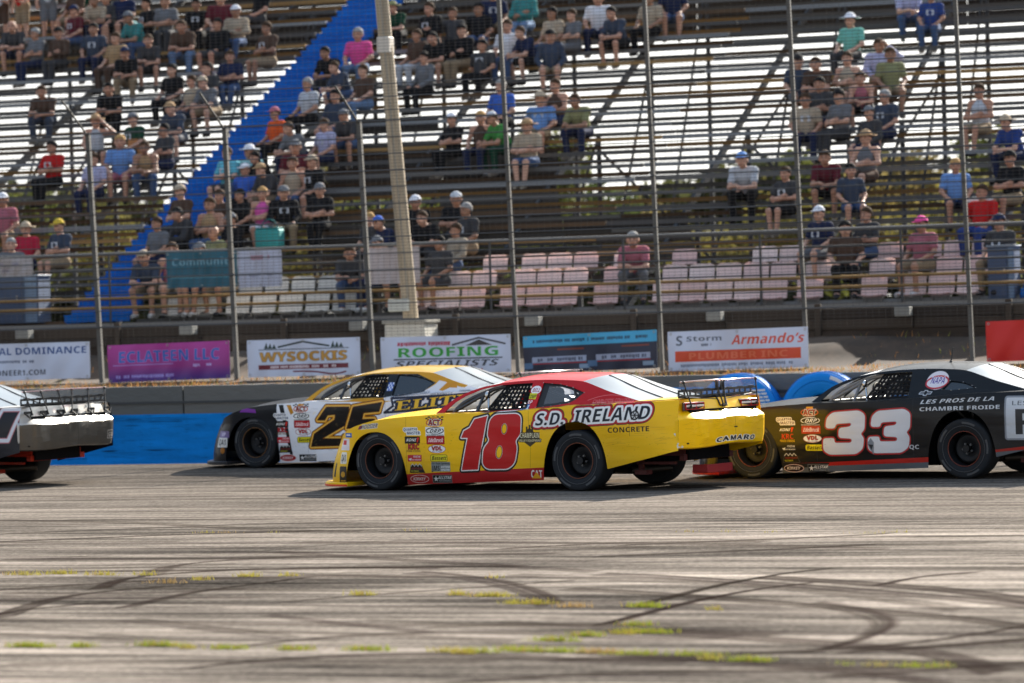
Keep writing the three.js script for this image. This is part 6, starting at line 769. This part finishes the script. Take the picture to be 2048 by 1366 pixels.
// white number 25: reading scale of its own
const WD = (px, py) => { const b = (px - 520) / 124; return [cX(b), cY((932 - 1.4 * b - py) / (149 + b * 1.3))]; }, W4 = (x, y) => WD(400 + x / 3.303, 720 + y / 3.303);
const tex25 = canvasTex(LW, LH, (c) => {
  c.fillStyle = '#eceef4'; c.fillRect(0, 0, LW, LH);
  c.fillStyle = '#cc931e'; c.beginPath(); c.moveTo(cX(0.6), 0); c.lineTo(cX(0.6), cY(0.895)); c.lineTo(...W4(1250, 258)); c.lineTo(...W4(1470, 215)); c.lineTo(...W4(1580, 150)); c.lineTo(...W4(1700, 160)); c.lineTo(cX(3.3), cY(1.12)); c.lineTo(cX(3.4), 0); c.fill();
  poly(c, [[2.05, 0.88], [2.05, 0.93], [2.55, 0.985], [2.72, 1.085], [2.76, 1.135], [2.85, 1.118], [3.0, 1.072], [3.21, 1.025], [3.38, 0.985], [3.5, 1.2], [4.3, 1.2], [4.3, 0.85]].map(([b, y]) => [cX(b), cY(y)]), '#dfe0e6');
  poly(c, [[0, 0], W4(545, 282), W4(560, 640), [cX(0.2), LH], [0, LH]], '#141519'); poly(c, [[0, 0], [cX(0.2), 0], W4(548, 280), W4(520, 500), [0, LH]], '#141519');   // black front
  poly(c, [W4(560, 280), W4(590, 280), W4(618, 420), W4(650, 640), W4(632, 640), W4(600, 440)], '#141519'); poly(c, [W4(612, 280), W4(640, 280), W4(660, 330), W4(640, 345)], '#c08418');
  poly(c, [W4(300, 330), W4(330, 300), W4(405, 310), W4(412, 335), W4(340, 330)], '#7b2d9c');
  sponsors(c, -0.04, 0.0, {});
  const gold = '#d98f1c';
  const two = [[872, 292], [1018, 290], [1010, 400], [840, 500], [962, 500], [950, 545], [768, 552], [790, 470], [925, 375], [930, 340], [880, 345], [862, 378], [815, 378]], five = [[1045, 290], [1228, 258], [1212, 318], [1112, 328], [1100, 372], [1180, 368], [1190, 400], [1160, 520], [1110, 548], [968, 548], [984, 485], [1080, 480], [1092, 428], [1002, 432]];
  for (const n of [two, five]) poly(c, n.map((p) => W4(...p)), '#17120f', [['#241a10', 34], [gold, 27], ['#f2c75e', 15], ['#8a4c12', 6]]);
  for (let i = 0; i < 46; i++) { const p = W4(rr(780, 1200), rr(275, 550)); c.fillStyle = `rgba(${rnd() < 0.5 ? '255,220,120' : '150,80,20'},0.18)`; c.beginPath(); c.ellipse(p[0], p[1], rr(3, 16), rr(1, 5), -0.6, 0, 7); c.fill(); }
  { const a = W4(1310, 232), b = W4(1790, 290); poly(c, [W4(1285, 232), W4(1820, 200), W4(1775, 282), W4(1245, 326), W4(1300, 282)], null, [['#1b2238', 12]]); c.save(); fit(c, 'ELITE', a[0], a[1] - 2, b[0], b[1] - 8, '#f2c22c', { font: 'serif', skew: 0.25, rot: -0.08, strokes: [['#1b2238', 15]] }); c.restore(); }
  { const p = [cX(2.93), cY(1.045)]; poly(c, [[p[0] - 50, p[1] + 14], [p[0] - 12, p[1] - 26], [p[0] + 8, p[1] - 16], [p[0] + 40, p[1] - 28], [p[0] + 52, p[1] + 4], [p[0] + 10, p[1] + 2], [p[0] - 26, p[1] + 18]], '#c98a22'); fit(c, 'Elite Builders LLC', p[0] - 62, p[1] + 26, p[0] + 64, p[1] + 38, '#3a3f4c'); const q = [cX(3.2), cY(1.0)]; fit(c, 'FABRICATION', q[0] - 34, q[1] - 2, q[0] + 34, q[1] + 6, '#6a6f7c'); const r = [cX(2.62), cY(0.985)]; fit(c, 'Paul Sr.', r[0] - 22, r[1] - 6, r[0] + 22, r[1] + 6, '#4a4f5c', { font: 'serif', italic: true }); }
  { const p = W4(168, 528); c.fillStyle = '#d9d6cf'; c.fillRect(p[0] - 40, p[1] - 24, 80, 52); fit(c, 'QA1', p[0] - 32, p[1] - 14, p[0] + 32, p[1] + 16, '#191a1c'); const q = W4(175, 585); c.fillStyle = '#a8661c'; c.beginPath(); c.arc(q[0], q[1], 16, 0, 7); c.fill(); const r = W4(175, 482); c.fillStyle = '#6c5a8c'; c.fillRect(r[0] - 50, r[1] - 20, 96, 34); fit(c, 'VP', r[0] - 22, r[1] - 12, r[0] + 18, r[1] + 8, '#d9cfe8'); }
  c.fillStyle = '#14181f'; poly(c, [[cX(0.95), cY(0.9)], [cX(1.08), cY(1.06)], [cX(1.4), cY(1.19)], [cX(1.7), cY(1.232)], [cX(2.4), cY(1.222)], [cX(2.72), cY(1.105)], [cX(2.55), cY(0.98)], [cX(2.1), cY(0.93)]], '#14181f'); { const p = [cX(2.035), cY(1.06)]; c.fillStyle = '#3058b0'; c.fillRect(p[0] - 16, p[1] - 22, 32, 42); c.fillStyle = '#cfd6e6'; for (let i = 0; i < 4; i++) for (let j = 0; j < 4; j++) if ((i + j) % 2) c.fillRect(p[0] - 16 + i * 8, p[1] - 22 + j * 10, 8, 10); }
  seam(c, [[0.83, 0.88], [0.86, 0.2]], 'rgba(40,40,50,0.35)'); seam(c, [[2.08, 0.92], [2.1, 0.27]], 'rgba(40,40,50,0.35)');
  grime(c, '60,58,58'); wear(c, 200, '40,40,45', 1, 0.12);
});
// black number 33
const KD = (px, py) => { const b = (px - 1505) / 155.7; return [cX(b), cY((953 + 2.2 * b - py) / (174 + b * 1.5))]; }, K3 = (x, y) => KD(1480 + x / 3.606, 700 + y / 3.606);
const tex33 = canvasTex(LW, LH, (c) => {
  c.fillStyle = '#0d0f13'; c.fillRect(0, 0, LW, LH);
  poly(c, [K3(-300, 800), K3(330, 800), K3(640, 796), K3(1385, 768), K3(2300, 672), K3(2300, 705), K3(1880, 735), K3(1390, 805), K3(660, 822), K3(-300, 824)], '#b0231a'); poly(c, [K3(-300, 824), K3(660, 822), K3(1390, 805), K3(1880, 735), K3(2300, 705), K3(2300, 1000), K3(-300, 1000)], '#5c6066');
  poly(c, [K3(-200, 800), K3(660, 800), K3(640, 825), K3(-200, 860)], '#15171b');
  sponsors(c, -0.02, -0.012, { dark: true, qm: ['#e7e2dc', '#3a2020'] });
  const three = [[640, 545], [650, 470], [692, 430], [885, 418], [928, 450], [922, 560], [892, 590], [918, 622], [908, 700], [858, 738], [660, 740], [618, 708], [620, 620], [702, 618], [702, 655], [826, 655], [830, 624], [732, 616], [738, 545], [822, 536], [830, 508], [716, 514], [708, 548]];
  for (const [dx, dy] of [[0, 0], [326, -6]]) roundPoly(c, three.map(([x, y]) => K3(x + dx, y + dy)), 15, '#d9dce2', [['#b3262a', 15], ['#8e9298', 3]]);
  { poly(c, [K3(940, 660), K3(965, 622), K3(988, 655), K3(985, 745), K3(955, 700)], '#7f8894'); poly(c, [K3(948, 668), K3(982, 672), K3(970, 710)], '#2c3138'); }
  const t = (s, x0, y0, x1, y1, col, o) => { const a = K3(x0, y0), b = K3(x1, y1); fit(c, s, a[0], a[1], b[0], b[1], col, o); };
  t('LES PROS DE LA', 1314, 340, 1838, 372, '#d6dade', { italic: true, skew: 0.15, rot: -0.035 }); t('CHAMBRE FROIDE', 1314, 396, 1882, 428, '#d6dade', { rot: -0.02 }); t('QC', 1236, 678, 1310, 708, '#c9cdd2', {});
  { const a = K3(1915, 335), b = K3(2900, 655); c.fillStyle = '#cfd4da'; c.beginPath(); c.roundRect(a[0], a[1], b[0] - a[0], b[1] - a[1], 10); c.fill(); c.strokeStyle = '#8a9098'; c.lineWidth = 8; c.stroke(); t('LES INDUSTRIES', 1955, 368, 2500, 402, '#50565e', { weight: 'normal' }); t('R', 1955, 425, 2160, 612, '#2a2d31', {}); t('AF', 2190, 425, 2560, 612, '#2a2d31', {}); }
  { const p = K3(1382, 212), q = 58; c.fillStyle = '#d9d6de'; c.beginPath(); c.ellipse(p[0], p[1], 52, 40, -0.1, 0, 7); c.fill(); c.strokeStyle = '#b5323c'; c.lineWidth = 7; c.beginPath(); c.ellipse(p[0], p[1] + 8, 52, 26, -0.1, 0, 7); c.stroke(); fit(c, 'NAPA', p[0] - 34, p[1] - 14, p[0] + 34, p[1] + 14, '#4a3a8c', { strokes: [['#e9e6ee', 5]], italic: true }); const b = K3(1318, 302); poly(c, [[b[0] - 30, b[1] + 2], [b[0] - 24, b[1] - 5], [b[0] - 8, b[1] - 5], [b[0] - 6, b[1] - 11], [b[0] + 8, b[1] - 11], [b[0] + 8, b[1] - 5], [b[0] + 30, b[1] - 5], [b[0] + 24, b[1] + 4], [b[0] + 7, b[1] + 4], [b[0] + 5, b[1] + 10], [b[0] - 9, b[1] + 10], [b[0] - 8, b[1] + 4], [b[0] - 30, b[1] + 4]], null, [['#b9bec6', 4]]); }
  t('Patrick Lamontagne', 1130, 108, 1300, 128, '#aeb4bc', { italic: true, rot: -0.06 });
  seam(c, [[0.83, 0.88], [0.86, 0.2]], 'rgba(90,95,105,0.35)'); seam(c, [[2.1, 0.92], [2.1, 0.27]], 'rgba(90,95,105,0.3)');
  grime(c, '70,62,54'); wear(c, 260, '150,150,155', 1, 0.1);
});
const texNavy = canvasTex(1024, 256, (c, w, h) => { c.fillStyle = '#10141f'; c.fillRect(0, 0, w, h); c.fillStyle = '#a3271b'; c.fillRect(0, h * 0.86, w, h * 0.1); poly(c, [[w * 0.9, h * 0.26], [w * 0.96, h * 0.26], [w * 0.92, h * 0.55], [w * 0.86, h * 0.55]], null, [['#b06a6e', 14], ['#d3d4da', 9]]); });
const rearSilver = rearTex((c, W, H, RX, RY) => {
  c.fillStyle = '#5d5a55'; c.fillRect(0, 0, W, H); for (let i = 0; i < 900; i++) { c.strokeStyle = `rgba(${rnd() < 0.5 ? '150,146,140' : '28,27,26'},${rr(0.03, 0.14)})`; c.lineWidth = rr(0.6, 2.4); const x = rr(0, W), y = rr(0, H); c.beginPath(); c.moveTo(x, y); c.lineTo(x + rr(10, 90), y + rr(-5, 5)); c.stroke(); }
  c.fillStyle = '#bdb9b3'; c.fillRect(0, 0, W, RY(0.8)); c.strokeStyle = '#3a3835'; c.lineWidth = 3; c.beginPath(); c.moveTo(RX(0.05), RY(0.85)); c.lineTo(RX(0.06), RY(0.5)); c.stroke();
  const x = RX(0.8), y = RY(0.62); c.strokeStyle = '#c9c4bd'; c.lineWidth = 4; c.strokeRect(x - 34, y - 26, 68, 52); fit(c, 'GM', x - 26, y - 14, x + 26, y + 16, '#c9c4bd', {});
});

const flat = (r, g, b, o = {}) => paint({ color: new THREE.Color().setRGB(r, g, b), ...o });
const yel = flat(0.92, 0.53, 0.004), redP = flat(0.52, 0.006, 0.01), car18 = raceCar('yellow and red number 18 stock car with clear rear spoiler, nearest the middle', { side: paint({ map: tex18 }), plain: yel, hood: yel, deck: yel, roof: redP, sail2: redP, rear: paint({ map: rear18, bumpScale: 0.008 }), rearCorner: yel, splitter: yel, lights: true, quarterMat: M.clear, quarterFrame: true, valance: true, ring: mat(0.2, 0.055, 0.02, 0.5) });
{ const e = mesh('splitter_edge', shared.splitter.clone().scale(1.003, 0.5, 1.004).translate(0.002, 0.028, 0), flat(0.75, 0.06, 0.02), car18.children.find((c) => c.name === 'splitter')); }
const whiteP = flat(0.72, 0.72, 0.76), goldP = flat(0.62, 0.36, 0.035, { metalness: 0.15, roughness: 0.32 }), blackP = flat(0.008, 0.0095, 0.013);
const car25 = raceCar('white, gold and black number 25 stock car passing close to the blue wall', { side: paint({ map: tex25 }), plain: whiteP, hood: flat(0.012, 0.012, 0.014), deck: whiteP, roof: goldP, sail2: goldP, rear: whiteP, rearCorner: whiteP, splitter: flat(0.03, 0.03, 0.033), ring: M.gold });
const car33 = raceCar('black number 33 stock car following at the right edge', { side: paint({ map: tex33 }), plain: blackP, hood: blackP, deck: blackP, roof: blackP, sail2: blackP, rear: blackP, rearCorner: blackP, splitter: flat(0.3, 0.012, 0.01), quarter: 'small', cage: mat(0.16, 0.165, 0.17, 0.4), ring: mat(0.2, 0.04, 0.02, 0.5), under: M.dark });
mesh('antenna', merge([bar([AX - 2.25, 1.315, -0.2], [AX - 2.28, 1.49, -0.2], 0.007, 6), new THREE.ConeGeometry(0.03, 0.06, 8).translate(AX - 2.25, 1.335, -0.2)]), M.black, car33);
const silver = mat(0.5, 0.49, 0.47, 0.42, { metalness: 0.8, bumpMap: dentTex, bumpScale: 0.005 });
const car7 = raceCar('dark navy stock car with bare silver metal tail leaving at the left edge', { side: paint({ map: texNavy }), plain: flat(0.01, 0.012, 0.02), hood: flat(0.01, 0.012, 0.02), deck: silver, roof: flat(0.5, 0.5, 0.52), sail2: flat(0.01, 0.012, 0.02), rear: new THREE.MeshPhysicalMaterial({ map: rearSilver, metalness: 0.7, roughness: 0.42, bumpMap: dentTex, bumpScale: 0.005 }), rearCorner: silver, under: flat(0.42, 0.03, 0.012), frame: flat(0.42, 0.03, 0.012), struts: [-0.82, -0.5, -0.16, 0.12, 0.46, 0.8], strutPlates: true, ring: M.chrome });
// where each stands: place of the left rear (or right rear) tyre's foot on the ground, and how far it is turned from the picture plane
function park(car, X, d, psi, which = [-WB / 2, -0.93]) { // camera-plan metres (right, away), heading psi degrees away from the picture plane, leftwards
  const a = psi * Math.PI / 180, fx = -Math.cos(a), fd = Math.sin(a), rx = Math.sin(a), rd = Math.cos(a);    // forward and right in (X, d)
  const cx = X - fx * which[0] - rx * which[1], cd = d - fd * which[0] - rd * which[1], ct = Math.cos(TH), sn = Math.sin(TH);
  const wx = cx * ct - cd * sn, p = cx * sn + cd * ct; const wfx = fx * ct - fd * sn, wfp = fx * sn + fd * ct;
  car.position.set(wx, groundY(p), -p); car.rotation.y = Math.atan2(wfp, wfx);
  const h = (l) => { const q = new THREE.Vector3(l[0], 0, l[1]).applyEuler(car.rotation).add(car.position); return groundY(-q.z); };
  const hf = (h([WB / 2, -0.8]) + h([WB / 2, 0.8])) / 2, hr = (h([-WB / 2, -0.8]) + h([-WB / 2, 0.8])) / 2, hl = (h([WB / 2, -0.8]) + h([-WB / 2, -0.8])) / 2, hR = (h([WB / 2, 0.8]) + h([-WB / 2, 0.8])) / 2;
  car.rotation.order = 'YXZ'; car.rotation.z = Math.atan2(hf - hr, WB); car.rotation.x = Math.atan2(hl - hR, 1.6); car.position.y = (hf + hr) / 2;
}
park(car18, 0.702, 42.2, 33);
park(car25, -3.48, 50.3, 30, [WB / 2, -0.93]);
park(car33, 5.11, 42.66, 31.5);
park(car7, -6.33, 49.1, 31.5, [-WB / 2, 0.93]);
renderer.render(scene, camera);
